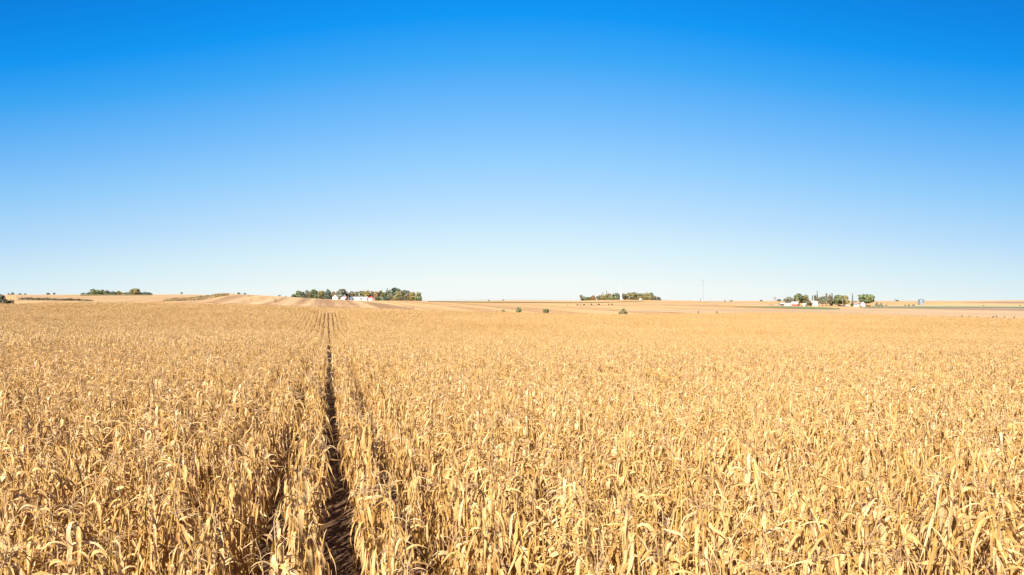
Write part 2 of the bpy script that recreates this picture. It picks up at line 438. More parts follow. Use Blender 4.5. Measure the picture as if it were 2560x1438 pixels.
band('bean_field', M['bean_stubble'], [(1500, 775, 775.4), (1700, 773.5, 782), (1850, 773.5, 790), (2000, 774.5, 792), (2160, 771.5, 792), (2400, 774.2, 800), (2640, 779, 806)], .05)
band('green_field', M['grass'], [(1836, 767.4, 768), (1880, 767, 768.6), (1930, 766.2, 770), (2000, 766.2, 772.6), (2050, 768, 774), (2085, 770, 774), (2110, 771.2, 773)], .12)
band('farm_track', M['road'], [(1770, 755.6, 756.3), (1830, 757.4, 758.1), (1880, 759.6, 760.4), (1930, 762, 763), (1960, 763, 764)], .12)
band('grass_bank', M['dry_grass'], [(1070, 753.8, 754.6), (1200, 755.1, 756.6), (1280, 755.4, 757), (1400, 756.4, 757.8), (1500, 756.2, 757.2), (1620, 752.6, 753.4)], .3)
band('field_margin', M['bean_stubble'], [(1440, 764, 765), (1560, 762, 763), (1700, 762.6, 763.6), (1800, 761, 762.2)], .1)
band('stubble_hill', M['brown_stubble'], [(430, 753.4, 757), (500, 750.4, 757.5), (545, 743.5, 758), (600, 736.6, 760), (660, 738.2, 762), (700, 742, 764), (830, 749.6, 768), (940, 757, 772), (1040, 770, 775)], .06, n=24, sub=6)
band('far_hill', M['pale_hill'], [(40, 738.6, 752), (200, 739.4, 754), (400, 738.2, 753.5), (470, 738, 747), (540, 737.6, 738.2)], .05, n=16)
band('verge', M['dry_grass'], [(200, 737.4, 739.2), (380, 737.4, 738.6)], .25)

# ------------------------------------------------------------------ corn
class LeafMesh(MB): pass
def ribbon(mb, p, phi, L, W, th0, th1, bend, sharp, twist, curl, rng, segs=8, wide=2, tint=.5, wob=.5):
    p = Vector(p); vs, lv = [], []
    dphi = rng.uniform(-wob, wob); tw0 = rng.uniform(-.3, .3)
    ph0 = rng.uniform(0, 6.28); amp = rng.uniform(.0, .34)
    for i in range(segs + 1):
        s = i / segs
        th = th0 + (th1 - th0) / (1 + math.exp(-sharp * (s - bend))) + amp * math.sin(ph0 + s * 9)
        ph = phi + dphi * s
        d = Vector((math.cos(th) * math.cos(ph), math.cos(th) * math.sin(ph), math.sin(th)))
        if i: p = p + d * (L / segs)
        side = Vector((-math.sin(ph), math.cos(ph), 0)); nrm = side.cross(d) * -1
        tw = tw0 + twist * s
        a = side * math.cos(tw) + nrm * math.sin(tw); b = nrm * math.cos(tw) - side * math.sin(tw)
        w = W * .5 * max(.03, min(1, .4 + s * 2.6) * min(1, (1 - s) * 1.75) ** .85 * (1 + .16 * math.sin(ph0 * 3 + s * 14)))
        c = curl * (0.4 + .9 * s)
        if wide == 2:
            q = [p - a * w * math.cos(c) + b * w * math.sin(c), p, p + a * w * math.cos(c) + b * w * math.sin(c)]
        else:
            q = [p - a * w, p + a * w]
        for k, v in enumerate(q):
            vs.append(tuple(v)); lv.append((k / (len(q) - 1) * 2 - 1, s, tint))
    n = wide + 1
    fs = [(i * n + k, i * n + k + 1, (i + 1) * n + k + 1, (i + 1) * n + k) for i in range(segs) for k in range(wide)]
    mb.add(vs, fs, lv)

def corn_parts(rng, lod=0, ox=0.0, oy=0.0, yaw=0.0, into=None, hs=1.0, tidy=False):
    """one dry maize plant; returns the mesh builders of its parts"""
    st, lf, ts, er = into if into else (MB(), MB(), MB(), MB())
    H = rng.uniform(1.72, 1.98) * hs
    lean = rng.uniform(0, .12) if rng.random() < (.7 if lod == 0 else .9) else rng.uniform(.12, .36)
    if tidy: lean *= .42
    la = rng.uniform(0, 6.283)
    bx, by = math.cos(la) * lean, math.sin(la) * lean
    def axis(z):
        t = z / H
        return Vector((ox + bx * z * (.45 + .55 * t), oy + by * z * (.45 + .55 * t), z))
    zs = [0, .35, .8, 1.25, 1.6, H] if lod == 0 else [0, 1.0, H]
    st.tube([axis(z) for z in zs], [.014 - .009 * (z / H) ** 1.4 for z in zs], 6 if lod == 0 else 3, tint=rng.uniform(.2, .9), cap=False)
    n = rng.randint(32, 38) if lod == 0 else rng.randint(17, 19)
    segs, wide = (9, 2) if lod == 0 else (4, 1)
    for i in range(n):
        t = (i + rng.uniform(-.3, .3)) / (n - 1); t = min(1, max(0, t))
        z = .24 + (H - .26) * t ** .62
        phi = yaw + (0 if i % 2 else math.pi) + rng.gauss(0, .55 if tidy else .75 if lod == 0 else .45)
        L = rng.uniform(.28, .64) * (1 - .2 * (t > .9)); W = (rng.uniform(.020, .038) if rng.random() < .58 else rng.uniform(.038, .060)) * (1 - .15 * (t > .9))
        r = rng.random()
        if r < (.14 if tidy else .17):              # still arching out
            th0, th1, bend, sharp = rng.uniform(.8, 1.35), rng.uniform(-1.5, -.6), rng.uniform(.3, .6), rng.uniform(5, 10); L *= .85; W *= .72
        elif r < (.19 if tidy else .24):            # broken, pointing out
            th0, th1, bend, sharp = rng.uniform(.4, 1.0), rng.uniform(-1.0, -.2), rng.uniform(.3, .6), 7; L *= .7; W *= .75
        elif r < (.29 if tidy else .34):            # narrow and upright, rolled along the stalk
            th0, th1, bend, sharp = rng.uniform(1.2, 1.5), rng.uniform(.2, 1.1), rng.uniform(.4, .8), 8; L *= .6; W *= .6
        else:                    # hanging
            th0, th1, bend, sharp = rng.uniform(.7, 1.4), -1.55 + (.5 if tidy else .65 if lod == 0 else .12) * rng.random() ** 2, rng.uniform(.03, .18), rng.uniform(14, 30)
        tint = rng.betavariate(2.2, 2.0)
        if lod: W *= 1.1; L *= .85
        ribbon(lf, axis(z), phi, L, W, th0, th1, bend, sharp, rng.gauss(0, 2.4), rng.uniform(.1, 1.35), rng, segs, wide, tint)
    # tassel
    top = axis(H); d = (axis(H) - axis(H - .1)).normalized()
    nb = rng.choice([0, 0, 0, 0, 1, 3, 6]) if lod == 0 else rng.choice([0, 0, 0, 1])
    tt = rng.uniform(.2, .9)
    spike = rng.uniform(.18, .28) if nb > 1 else .07
    r0 = .0042 if lod == 0 else .006
    ts.tube([top, top + d * spike * .5, top + d * spike + Vector((rng.uniform(-.04, .04), rng.uniform(-.04, .04), 0))], [r0, r0 * 1.1, r0 * .5], 4 if lod == 0 else 3, tt, cap=False)
    for k in range(nb):
        a = rng.uniform(0, 6.283); e = rng.uniform(.3, 1.1); ll = rng.uniform(.13, .24)
        p = top + d * rng.uniform(0, .08); pts = [p]
        for q in range(4 if lod == 0 else 2):
            pts.append(pts[-1] + Vector((math.cos(a) * math.cos(e), math.sin(a) * math.cos(e), math.sin(e))) * ll / (4 if lod == 0 else 2)); e -= rng.uniform(.2, .55) * (1 if lod == 0 else 2)
        ts.tube(pts, [r0 * .8] * (len(pts) - 1) + [r0 * .4], 3, tt + rng.uniform(-.15, .15), cap=False)
    # ear in its husk
    if lod == 0 or rng.random() < .6:
        z = rng.uniform(.85, 1.15); a = yaw + rng.choice([0, math.pi]) + rng.gauss(0, .5); e = rng.uniform(-1.3, .5)
        p = axis(z); dv = Vector((math.cos(a) * math.cos(e), math.sin(a) * math.cos(e), math.sin(e)))
        p = p + Vector((math.cos(a), math.sin(a), 0)) * .03; ln = rng.uniform(.2, .27); tt = rng.uniform(.3, 1)
        prof = [(0, .012), (.12, .024), (.45, .028), (.75, .022), (1, .006)] if lod == 0 else [(0, .012), (.4, .028), (1, .006)]
        er.tube([p + dv * ln * s for s, _ in prof], [r for _, r in prof], 7 if lod == 0 else 4, tt)
        if lod == 0:
            for k in range(3):
                ribbon(er, p + dv * .02, a + rng.uniform(-.6, .6), ln * rng.uniform(.8, 1.15), .05, e + .25, e - rng.uniform(.1, .9), .5, 6, rng.gauss(0, .6), .5, rng, 5, 2, tt + rng.uniform(-.2, .2))
    return st, lf, ts, er

PART = [('stalk', 'corn_stalk'), ('leaves', 'corn_leaf'), ('tassel', 'corn_tassel'), ('ear', 'corn_husk')]
src = bpy.data.collections.new('corn_sources')       # source shapes for the far crop; never linked to the scene
def joined(name, parts):
    big = MB(); mats = []
    for k, mb in enumerate(parts):
        o = len(big.f); big.add(mb.v, mb.f, mb.luv); mats += [k] * (len(big.f) - o)
    me = big.mesh(name, None)
    for _, mn in PART: me.materials.append(M[mn])
    me.polygons.foreach_set('material_index', mats)
    ob = bpy.data.objects.new(name, me); src.objects.link(ob)
NV, NT = 16, 8            # the last NT shapes stand in the neat rows beside the gap
near_meshes = []
for v in range(NV):
    parts = corn_parts(random.Random(100 + v), 0, yaw=math.pi / 2 if v >= NV - NT else 0, tidy=v >= NV - NT)
    near_meshes.append([mb.mesh(nm, M[mn], smooth=True) for (nm, mn), mb in zip(PART, parts)])
    joined('a%02d' % v, parts)
CH = 2.0; NC = 8
for v in range(NC):
    rng = random.Random(500 + v); into = (MB(), MB(), MB(), MB())
    # the row runs along local Y, leaves reach across it along local X
    for k in range(12):
        corn_parts(rng, 1, rng.gauss(0, .02), -CH / 2 + (k + .5) * CH / 12 + rng.uniform(-.04, .04), math.pi / 2 + rng.gauss(0, .25), into)
    joined('b%02d' % v, into)

ROWDIR = math.atan((820 - 1280) * K)          # bearing of the rows
dv_ = np.array([math.sin(ROWDIR), math.cos(ROWDIR)]); pv_ = np.array([math.cos(ROWDIR), -math.sin(ROWDIR)])
GAP = 0.10; SP = 0.76; LODY = 36.0
nrng = np.random.default_rng(11)
def wanted(x, y, ymin):
    px = x / np.maximum(y, 1) / K + 1280
    return (y > ymin) & (np.abs(x) < 1.02 * y + 10) & (y < edge_y(px) + nrng.normal(0, .4, len(x)))
P_near, P_far = [], []
for k in range(-420, 420):
    s = GAP + SP * (k + .5)
    s += (.03, .11)[k > 0] if k >= 0 else -(.035, .085)[k < -1]
    t = np.arange(-16, 60, .168); t = t + nrng.normal(0, .03, len(t))
    ss = s + nrng.normal(0, .02, len(t)) + .035 * np.sin(t * .21 + k * .3)
    x = ss * pv_[0] + t * dv_[0]; y = ss * pv_[1] + t * dv_[1]
    ok = wanted(x, y, -6) & (y < LODY) & (nrng.random(len(t)) > .04)
    for a, b in zip(x[ok], y[ok]): P_near.append((a, b, k))
    t = np.arange(0, 420, CH) + nrng.uniform(0, CH)
    x = s * pv_[0] + t * dv_[0]; y = s * pv_[1] + t * dv_[1]
    ok = wanted(x, y, LODY) & (nrng.random(len(t)) > .01)
    for a, b in zip(x[ok], y[ok]): P_far.append((a, b, k))
P_near = np.array(P_near); P_far = np.array(P_far)
# the three hundred plants that show largest
zt = hz(P_near[:, 0], P_near[:, 1]) + 1.75
yv = np.maximum(P_near[:, 1], .5); pxn = P_near[:, 0] / yv / K + 1280; pyn = PY0 + (HC - zt) / yv / K
vis = (pxn > 5) & (pxn < 2555) & (pyn < 1432)
dist = np.where(vis, np.hypot(P_near[:, 0], P_near[:, 1]), 1e9)
order = np.argsort(dist)[:300]
tidy_share = {-2: .8, -1: .9, 0: .9, 1: .8}
neat = np.array([nrng.random() < tidy_share.get(int(k), 0) for k in P_near[:, 2]])
ORD = ['first', 'second', 'third', 'fourth', 'fifth', 'sixth', 'seventh', 'eighth', 'ninth', 'tenth', 'eleventh', 'twelfth', 'thirteenth', 'fourteenth', 'fifteenth', 'sixteenth']
def corn_label(k):
    k = int(k)
    side, i = ('right', k) if k >= 0 else ('left', -k - 1)
    return ('dry tan corn plant at near end of %s row %s of the dark gap' % (ORD[i], side),
            'near corn plants in the %s row %s of the dark gap' % (ORD[i], side))
for cnt, i in enumerate(order):
    x, y, k = P_near[i]; v = int(nrng.integers(NV - NT)) + (NV - NT if neat[i] else 0)
    r = empty('corn_plant', (x, y, h1(x, y)), -ROWDIR + (math.pi if nrng.random() < .5 else 0) + nrng.normal(0, .35))
    sc_ = float(np.clip(nrng.normal(1, .06), .86, 1.14)); r.scale = (sc_, sc_, sc_)
    r.rotation_euler.x = float(nrng.normal(0, .03)); r.rotation_euler.y = float(nrng.normal(0, .03))
    lb, gr = corn_label(k); setp(r, lb, 'corn plant', gr)
    for (nm, mn), me in zip(PART, near_meshes[v]):
        c = bpy.data.objects.new(nm, me); COL.objects.link(c); c.parent = r
keep = np.ones(len(P_near), bool); keep[order] = False
PN = P_near[keep]
pts = np.concatenate([PN[:, :2], P_far[:, :2]]); zz = hz(pts[:, 0], pts[:, 1])
nn, nf = len(PN), len(P_far)
var = np.concatenate([nrng.integers(0, NV - NT, nn) + np.where(neat[keep], NV - NT, 0), NV + nrng.integers(0, NC, nf)])
rot = np.zeros((nn + nf, 3))
rot[:nn, 2] = -ROWDIR + np.where(nrng.random(nn) < .5, math.pi, 0) + nrng.normal(0, .35, nn)
rot[:nn, :2] = nrng.normal(0, .035, (nn, 2))
rot[nn:, 2] = -ROWDIR + np.where(nrng.random(nf) < .5, math.pi, 0)
scl = np.concatenate([np.clip(nrng.normal(1, .06, nn), .85, 1.14), np.clip(nrng.normal(1.0, .03, nf), .92, 1.1)])
fm = bpy.data.meshes.new('corn_field'); fm.from_pydata(np.column_stack([pts, zz]).tolist(), [], []); fm.update()
a = fm.attributes.new('variant', 'INT', 'POINT'); a.data.foreach_set('value', var.astype(np.int32))
a = fm.attributes.new('turn', 'FLOAT_VECTOR', 'POINT'); a.data.foreach_set('vector', rot.ravel())
a = fm.attributes.new('size', 'FLOAT', 'POINT'); a.data.foreach_set('value', scl)
field = bpy.data.objects.new('corn_field', fm); COL.objects.link(field)
setp(field, 'standing field of dry golden corn in straight rows reaching to the stubble hills', 'corn field', kind='stuff')
ng = bpy.data.node_groups.new('corn rows', 'GeometryNodeTree')
ng.interface.new_socket('Geometry', in_out='INPUT', socket_type='NodeSocketGeometry')
ng.interface.new_socket('Geometry', in_out='OUTPUT', socket_type='NodeSocketGeometry')
g_in = ng.nodes.new('NodeGroupInput'); g_out = ng.nodes.new('NodeGroupOutput')
iop = ng.nodes.new('GeometryNodeInstanceOnPoints'); ci = ng.nodes.new('GeometryNodeCollectionInfo')
ci.inputs['Collection'].default_value = src; ci.inputs['Separate Children'].default_value = True; ci.inputs['Reset Children'].default_value = True
iop.inputs['Pick Instance'].default_value = True
def named(nm, ty):
    q = ng.nodes.new('GeometryNodeInputNamedAttribute'); q.data_type = ty; q.inputs['Name'].default_value = nm
    return [s for s in q.outputs if s.enabled and s.name == 'Attribute'][0]
e2r = ng.nodes.new('FunctionNodeEulerToRotation')
ng.links.new(named('turn', 'FLOAT_VECTOR'), e2r.inputs[0])
ng.links.new(e2r.outputs[0], iop.inputs['Rotation'])
ng.links.new(named('variant', 'INT'), iop.inputs['Instance Index'])
ng.links.new(named('size', 'FLOAT'), iop.inputs['Scale'])
ng.links.new(g_in.outputs[0], iop.inputs['Points']); ng.links.new(ci.outputs[0], iop.inputs['Instance']); ng.links.new(iop.outputs[0], g_out.inputs[0])
md = field.modifiers.new('rows', 'NODES'); md.node_group = ng
print('corn', nn, nf)

# ------------------------------------------------------------------ trees and shrubs
def crown_mesh(rng, w, h, z0, kind, leaf, skirt=False):
    """foliage of many leaf clump faces; local origin at the foot of the tree, crown from z0 to h"""
    vs, lv = [], []
    ch = h - z0; cz = (h + z0) / 2
    lobes = []
    if kind in ('round', 'sparse', 'shrub', 'dome'):
        nl = 24 if kind != 'sparse' else 12
        for k in range(nl):
            z = rng.uniform(-1, 1); a = rng.uniform(0, 6.283)
            lim = (1 - abs(max(z, z * .75)) ** 3.2) ** .5 if kind in ('dome', 'shrub', 'round') else math.sqrt(1 - z * z)
            if kind in ('dome', 'shrub'): lim = (1 - ((z + 1) / 2) ** 3) ** .5
            rr = lim * math.sqrt(rng.random())
            p = np.array([math.cos(a) * rr, math.sin(a) * rr, z])
            p = p * .66
            lobes.append((p, rng.uniform(.26, .42), rng.uniform(-.16, .16)))
        cnt = {'round': 1500, 'dome': 1300, 'sparse': 620, 'shrub': 700}[kind]
    elif kind == 'spire':
        for k in range(14):
            t = k / 13; rr = (1 - t) * .72 + .06
            a = rng.uniform(0, 6.28)
            lobes.append((np.array([math.cos(a) * rr * .4, math.sin(a) * rr * .4, t * 1.9 - .92]), rr * .75 + .04, rng.uniform(-.15, .15)))
        cnt = 700
    elif kind == 'cone':
        for k in range(12):
            t = k / 11; rr = (1 - t) * .95 + .05
            a = rng.uniform(0, 6.28)
            lobes.append((np.array([math.cos(a) * rr * .2, math.sin(a) * rr * .2, t * 1.8 - .9]), rr * .8, rng.uniform(-.15, .15)))
        cnt = 700
    for i in range(cnt):
        c, r, dt = lobes[i % len(lobes)]
        d = np.array([rng.gauss(0, 1) for _ in range(3)]); d /= np.linalg.norm(d)
        q = c + d * r * rng.uniform(.55, 1.05) * np.array([1, 1, 1 if kind not in ('spire', 'cone') else .35])
        p = np.array([q[0] * w / 2, q[1] * w / 2, cz + q[2] * ch / 2])
        if skirt and i % 4 == 0:
            rr = math.sqrt(rng.random()) * .46; an = rng.uniform(0, 6.283); p = np.array([math.cos(an) * rr * w, math.sin(an) * rr * w, rng.uniform(.0, .4) * h]); dt = -.1
        elif p[2] < z0 * .8: p[2] = z0 * .8 + rng.uniform(0, .1) * h
        s = leaf * rng.uniform(.6, 1.3)
        nrm = d + np.array([rng.gauss(0, .5), rng.gauss(0, .5), rng.gauss(0, .5) + .25]); nrm /= np.linalg.norm(nrm)
        a = np.cross(nrm, [rng.gauss(0, 1), rng.gauss(0, 1), rng.gauss(0, 1)]); a /= (np.linalg.norm(a) + 1e-9); b = np.cross(nrm, a)
        t = min(1, max(0, .5 + dt * 1.6 + rng.gauss(0, .17)))
        k2 = rng.uniform(.5, .9)
        for u, v in ((-1, -.2), (.1, -k2), (1, .15), (-.05, k2)):
            vs.append(tuple(p + a * u * s + b * v * s)); lv.append((u, v, t))
    mb = MB(); mb.add(vs, [(4 * i, 4 * i + 1, 4 * i + 2, 4 * i + 3) for i in range(cnt)], lv)
    return mb
def limb_tree(mb, rng, w, h, trunk_r, z_split, n, twig=0):
    mb.tube([(0, 0, -.3), (0, 0, z_split), (rng.uniform(-.05, .05) * w, 0, h * .6), (rng.uniform(-.05, .05) * w, 0, h * .86)], [trunk_r * 1.25, trunk_r, trunk_r * .6, trunk_r * .2], 6)
    for k in range(n):
        a = 6.283 * k / n + rng.uniform(-.4, .4); z = z_split + (h * .45 - z_split) * rng.random()
        r = w * rng.uniform(.25, .42); zz_ = z + (h - z) * rng.uniform(.45, .8)
        tip = Vector((math.cos(a) * r, math.sin(a) * r, zz_)); mid = Vector((math.cos(a) * r * .45, math.sin(a) * r * .45, z + (zz_ - z) * .4))
        mb.tube([(0, 0, z), mid, tip], [trunk_r * .5, trunk_r * .35, trunk_r * .12], 5)
        for q in range(twig):
            t = rng.uniform(.3, 1); b = mid.lerp(tip, t)
            e = b + Vector((rng.uniform(-.22, .22) * w, rng.uniform(-.22, .22) * w, rng.uniform(.05, .2) * h))
            mb.tube([b, b.lerp(e, .5) + Vector((0, 0, .02 * h)), e], [trunk_r * .22, trunk_r * .16, trunk_r * .06], 3)
KINDS_ = {'tree': 'tree', 'shrub': 'shrub'}
def plant(px, w, top, Y, kind, mat, label, group=None, name=None, base=None, z0f=None, bark='bark', leaf=None):
    """px: column of the middle; w: width in columns; top: row of its tip; Y: distance"""
    rng = random.Random(int(px * 31 + top * 17 + Y))
    x = X_of(px, Y); zg = h1(x, Y); W = w * K * Y
    h = HC - (top - PY0) * K * Y - zg
    h = max(h, W * .35)
    nm = name or {'shrub': 'shrub', 'spire': 'conifer_tree', 'cone': 'conifer_shrub', 'bare': 'bare_tree'}.get(kind, 'tree')
    r = empty(nm, (x, Y, zg), rng.uniform(0, 6.28))
    setp(r, label, 'shrub' if kind in ('shrub', 'cone') else 'tree', group)
    tr = MB()
    if kind == 'bare':
        limb_tree(tr, rng, W, h, h * .022, h * .3, 5, 0); tr.build('trunk', M[bark], r, True)
        br = MB()
        for k in range(46):
            a = rng.uniform(0, 6.28); z = h * rng.uniform(.4, .8); q = Vector((math.cos(a) * W * .2 * rng.random(), math.sin(a) * W * .2 * rng.random(), z))
            e = q + Vector((math.cos(a) * W * .35 * rng.random(), math.sin(a) * W * .35 * rng.random(), h * rng.uniform(.05, .22)))
            br.tube([q, q.lerp(e, .5) + Vector((0, 0, .02 * h)), e], [h * .006, h * .005, h * .002], 3)
        br.build('branches', M[bark], r, True)
        return r
    z0 = h * (z0f if z0f is not None else {'shrub': .0, 'spire': .06, 'cone': .02, 'round': .16, 'dome': .12, 'sparse': .2}[kind])
    if kind in ('spire', 'cone'):
        tr.tube([(0, 0, -.2), (0, 0, h * .5), (0, 0, h * .95)], [h * .025, h * .016, h * .004], 5)
    elif kind == 'shrub':
        for k in range(5):
            a = k * 1.26; tr.tube([(0, 0, -.1), (math.cos(a) * W * .1, math.sin(a) * W * .1, h * .3), (math.cos(a) * W * .25, math.sin(a) * W * .25, h * .7)], [h * .03, h * .02, h * .008], 4)
    else:
        limb_tree(tr, rng, W, h, h * .026, h * .2, 5)
    tr.build('stem' if kind in ('shrub', 'cone') else 'trunk', M[bark], r, True)
    lf = leaf or max(.10, min(W, h * 1.2) * {'round': .082, 'dome': .084, 'sparse': .075, 'shrub': .085, 'spire': .11, 'cone': .11}[kind])
    crown_mesh(rng, W, h, z0, kind, lf, skirt=kind in ('round', 'dome') and z0 < .13 * h).build('crown' if kind not in ('shrub', 'cone') else 'foliage', M[mat], r)
    return r

G1 = 'trees along the left skyline'
for a in [
    (208, 12, 732.5, 715, 'shrub', 'dark_green', 'low dark shrub at the left tip of the left skyline tree line'),
    (223, 16, 730, 720, 'dome', 'dark_green', 'low dark green tree left of the big round tree on the left skyline'),
    (241, 27, 721, 712, 'round', 'green', 'big round green tree near the left end of the left skyline tree line'),
    (256, 17, 724, 725, 'round', 'green', 'green tree touching the right side of the big round skyline tree'),
    (268, 15, 725.5, 722, 'round', 'grey_green', 'grey green thin topped tree in the left skyline tree line'),
    (282, 17, 728, 716, 'dome', 'dark_green', 'dark squat tree left of the yellow tree on the left skyline'),
    (296, 18, 727, 726, 'dome', 'yellow', 'yellowing low tree in the middle of the left skyline tree line'),
    (310, 11, 731, 714, 'sparse', 'olive', 'small thin olive tree in the gap of the left skyline tree line'),
    (321, 20, 728.5, 720, 'dome', 'grey_green', 'low wide grey green tree left of the tall yellow green skyline tree'),
    (337, 24, 720, 710, 'round', 'olive', 'tall yellow green round tree standing out at the right of the left skyline'),
    (350, 14, 728.5, 722, 'dome', 'brown', 'brownish small tree right beside the tall yellow green skyline tree'),
    (363, 18, 729.5, 716, 'dome', 'blue_green', 'low blue green tree second from the right end of the left skyline'),
    (374, 14, 731, 720, 'dome', 'dark_green', 'low dark tree at the right end of the left skyline tree line'),
]: plant(a[0], a[1] * 1.15, *a[2:], group=G1, z0f=.05)
for a in [
    (120, 12, 732, 690, 'shrub', 'dark_green', 'wider of two lone round dark bushes on the far left skyline'),
    (135, 8.5, 732, 690, 'shrub', 'dark_green', 'narrower of two lone round dark bushes on the far left skyline'),
    (454, 6, 730, 700, 'round', 'grey_green', 'tiny lone tree on the skyline above the weedy strip'),
    (597, 11, 731, 425, 'shrub', 'olive', 'pale olive bush on top of the weedy hump'),
    (612, 9, 732.5, 440, 'shrub', 'blue_green', 'dark blue green bush just right of the weedy hump'),
    (699, 10, 737, 520, 'shrub', 'blue_green', 'low dark bush on the bare skyline left of the red barn farm'),
    (715, 6, 740, 520, 'shrub', 'dark_green', 'tiny dark bush nearest the left edge of the red barn grove'),
]: plant(*a)

G2 = 'trees around the red barn farm'
YF = 820
for px, w, top, dy, kind, mat, label in [
    (733, 12, 735, 0, 'dome', 'dark_green', 'low dark tree at the left tip of the red barn grove'),
    (746, 20, 726.5, 14, 'round', 'green', 'rounded green tree at the left end of the red barn grove'),
    (758, 15, 729, 0, 'round', 'dark_green', 'dark green tree between the rounded and the thin tan tree'),
    (768, 11, 723.5, 18, 'sparse', 'brown', 'thin tan topped tree in the left part of the red barn grove'),
    (775, 13, 730, 0, 'round', 'brown', 'brown tree in front of the thin tan topped tree'),
    (784, 21, 723.5, 16, 'round', 'green', 'tall green tree in the left part of the red barn grove'),
    (796, 22, 732.5, -18, 'dome', 'lime', 'low light green tree in front at the left of the red barn grove'),
    (805, 19, 726, 8, 'round', 'yellow', 'yellow tree left of the tall dark blue green tree'),
    (820, 17, 721.5, -6, 'round', 'blue_green', 'tall dark blue green tree left of the cream house'),
    (832, 13, 727.5, 14, 'round', 'orange', 'bright orange tree behind the cream house'),
    (841, 12, 729.5, 16, 'round', 'yellow', 'yellow green tree right of the bright orange tree'),
    (854, 26, 722.5, 6, 'round', 'grey_green', 'big grey green tree rising behind the cream house'),
    (869, 12, 731, 16, 'sparse', 'brown', 'thin brown tree right of the big grey green tree'),
    (879, 18, 728.5, 20, 'round', 'brown', 'brown green tree behind the blue grey bin'),
    (892, 16, 728, 24, 'round', 'olive', 'olive tree behind the left part of the long white barn'),
    (905, 18, 726.5, 26, 'round', 'olive', 'taller olive tree behind the middle of the long white barn'),
    (918, 18, 726.5, 24, 'round', 'yellow', 'yellowish tree behind the right part of the long white barn'),
    (930, 16, 727, 26, 'round', 'brown', 'brown tree right behind the red barn gable'),
    (941, 18, 729, 20, 'round', 'orange', 'orange brown tree just right of the red barn'),
    (951, 15, 725.5, 24, 'round', 'olive', 'olive tree behind the orange brown tree'),
    (944, 14, 741, -6, 'shrub', 'dark_green', 'low dark shrub at the foot of the orange brown tree'),
    (961, 22, 731, 4, 'dome', 'lime', 'light yellow green tree right of the red barn'),
    (964, 15, 739, -10, 'dome', 'dark_green', 'low dark green tree beside the pale light pole'),
    (969, 10, 719.5, 30, 'sparse', 'dark_green', 'thin dark spire topped tree left of the grove summit'),
    (986, 32, 719, 34, 'round', 'dark_green', 'highest broad dark tree at the summit of the red barn grove'),
    (976, 20, 734, 0, 'dome', 'brown', 'brown front tree below the grove summit on the left'),
    (1000, 24, 726, 16, 'round', 'olive', 'broad olive tree right of the grove summit'),
    (1013, 22, 723.5, 36, 'round', 'dark_green', 'tall dark tree behind the right part of the grove'),
    (1003, 17, 739, -8, 'dome', 'brown', 'low brown tree in front of the broad olive tree'),
    (989, 16, 736, -4, 'dome', 'olive', 'olive front tree directly below the grove summit'),
    (1022, 22, 729, 8, 'round', 'brown', 'brownish tree third from the right end of the grove'),
    (1034, 21, 729.5, 4, 'round', 'yellow', 'yellow olive tree second from the right end of the grove'),
    (1045, 18, 730.5, 0, 'round', 'green', 'rounded green tree closing the right end of the grove'),
]: plant(px, w * 1.2, top, YF + dy, kind, mat, label, group=G2, z0f=.05 if kind != 'sparse' else .12)

G3 = 'trees of the middle skyline grove'
for px, w, top, dy, kind, mat, label in [
    (1453, 9, 736.5, 0, 'sparse', 'brown', 'thin brown tree at the left tip of the middle grove'),
    (1460, 13, 741, 10, 'dome', 'grey_green', 'low grey green tree second from the left in the middle grove'),
    (1469, 14, 742, 0, 'dome', 'green', 'low green tree left of the tan tree in the middle grove'),
    (1476, 10, 743, 10, 'dome', 'lime', 'smallest light green tree beside the tan tree'),
    (1483, 12, 738.5, 0, 'dome', 'orange', 'tan orange round tree in the left part of the middle grove'),
    (1494, 11, 740, 6, 'sparse', 'brown', 'thin grey brown tree right of the tan orange tree'),
    (1503, 15, 737.5, 6, 'round', 'grey_green', 'grey green tree below the shorter grey spire'),
    (1507, 5, 731, 26, 'spire', 'grey_green', 'shorter grey spire poking above the middle grove'),
    (1512, 19, 735, -6, 'dome', 'olive', 'olive rounded tree in front of the two spires'),
    (1516.5, 5, 727, 30, 'spire', 'grey_green', 'taller grey spire poking above the middle grove'),
    (1522, 15, 733.5, 14, 'round', 'brown', 'brownish tree right of the taller spire'),
    (1534, 18, 733, 0, 'round', 'green', 'green tree left of the white tower'),
    (1543, 15, 733, 8, 'round', 'blue_green', 'dark blue green tree touching the left of the white tower'),
    (1560, 13, 733, 6, 'sparse', 'brown', 'thin brown grey tree just right of the white tower'),
    (1570, 19, 732, 14, 'round', 'olive', 'olive tree second right of the white tower'),
    (1582, 19, 730, 20, 'round', 'brown', 'tall brown olive tree right of the white tower'),
    (1580, 14, 740, -10, 'dome', 'brown', 'low brown tree in front of the tall brown olive tree'),
    (1591, 17, 731, 6, 'round', 'olive', 'light olive tree left of the small white shed'),
    (1600, 17, 732.5, 14, 'round', 'green', 'green tree right above the small white shed'),
    (1607, 13, 737, 0, 'dome', 'yellow', 'yellowish lower tree right of the small white shed'),
    (1617, 22, 731, 4, 'round', 'olive', 'broad olive tree in the right part of the middle grove'),
    (1628, 13, 731, 10, 'round', 'green', 'green square shouldered tree third from the right of the middle grove'),
    (1636, 12, 739, 0, 'sparse', 'brown', 'thin low brown tree second from the right of the middle grove'),
    (1645, 13, 742, 0, 'dome', 'blue_green', 'low blue green tree at the right tip of the middle grove'),
]: plant(px, w * 1.38, top, 1000 + dy, kind, mat, label, group=G3, z0f=.06 if kind not in ('sparse', 'spire') else None)

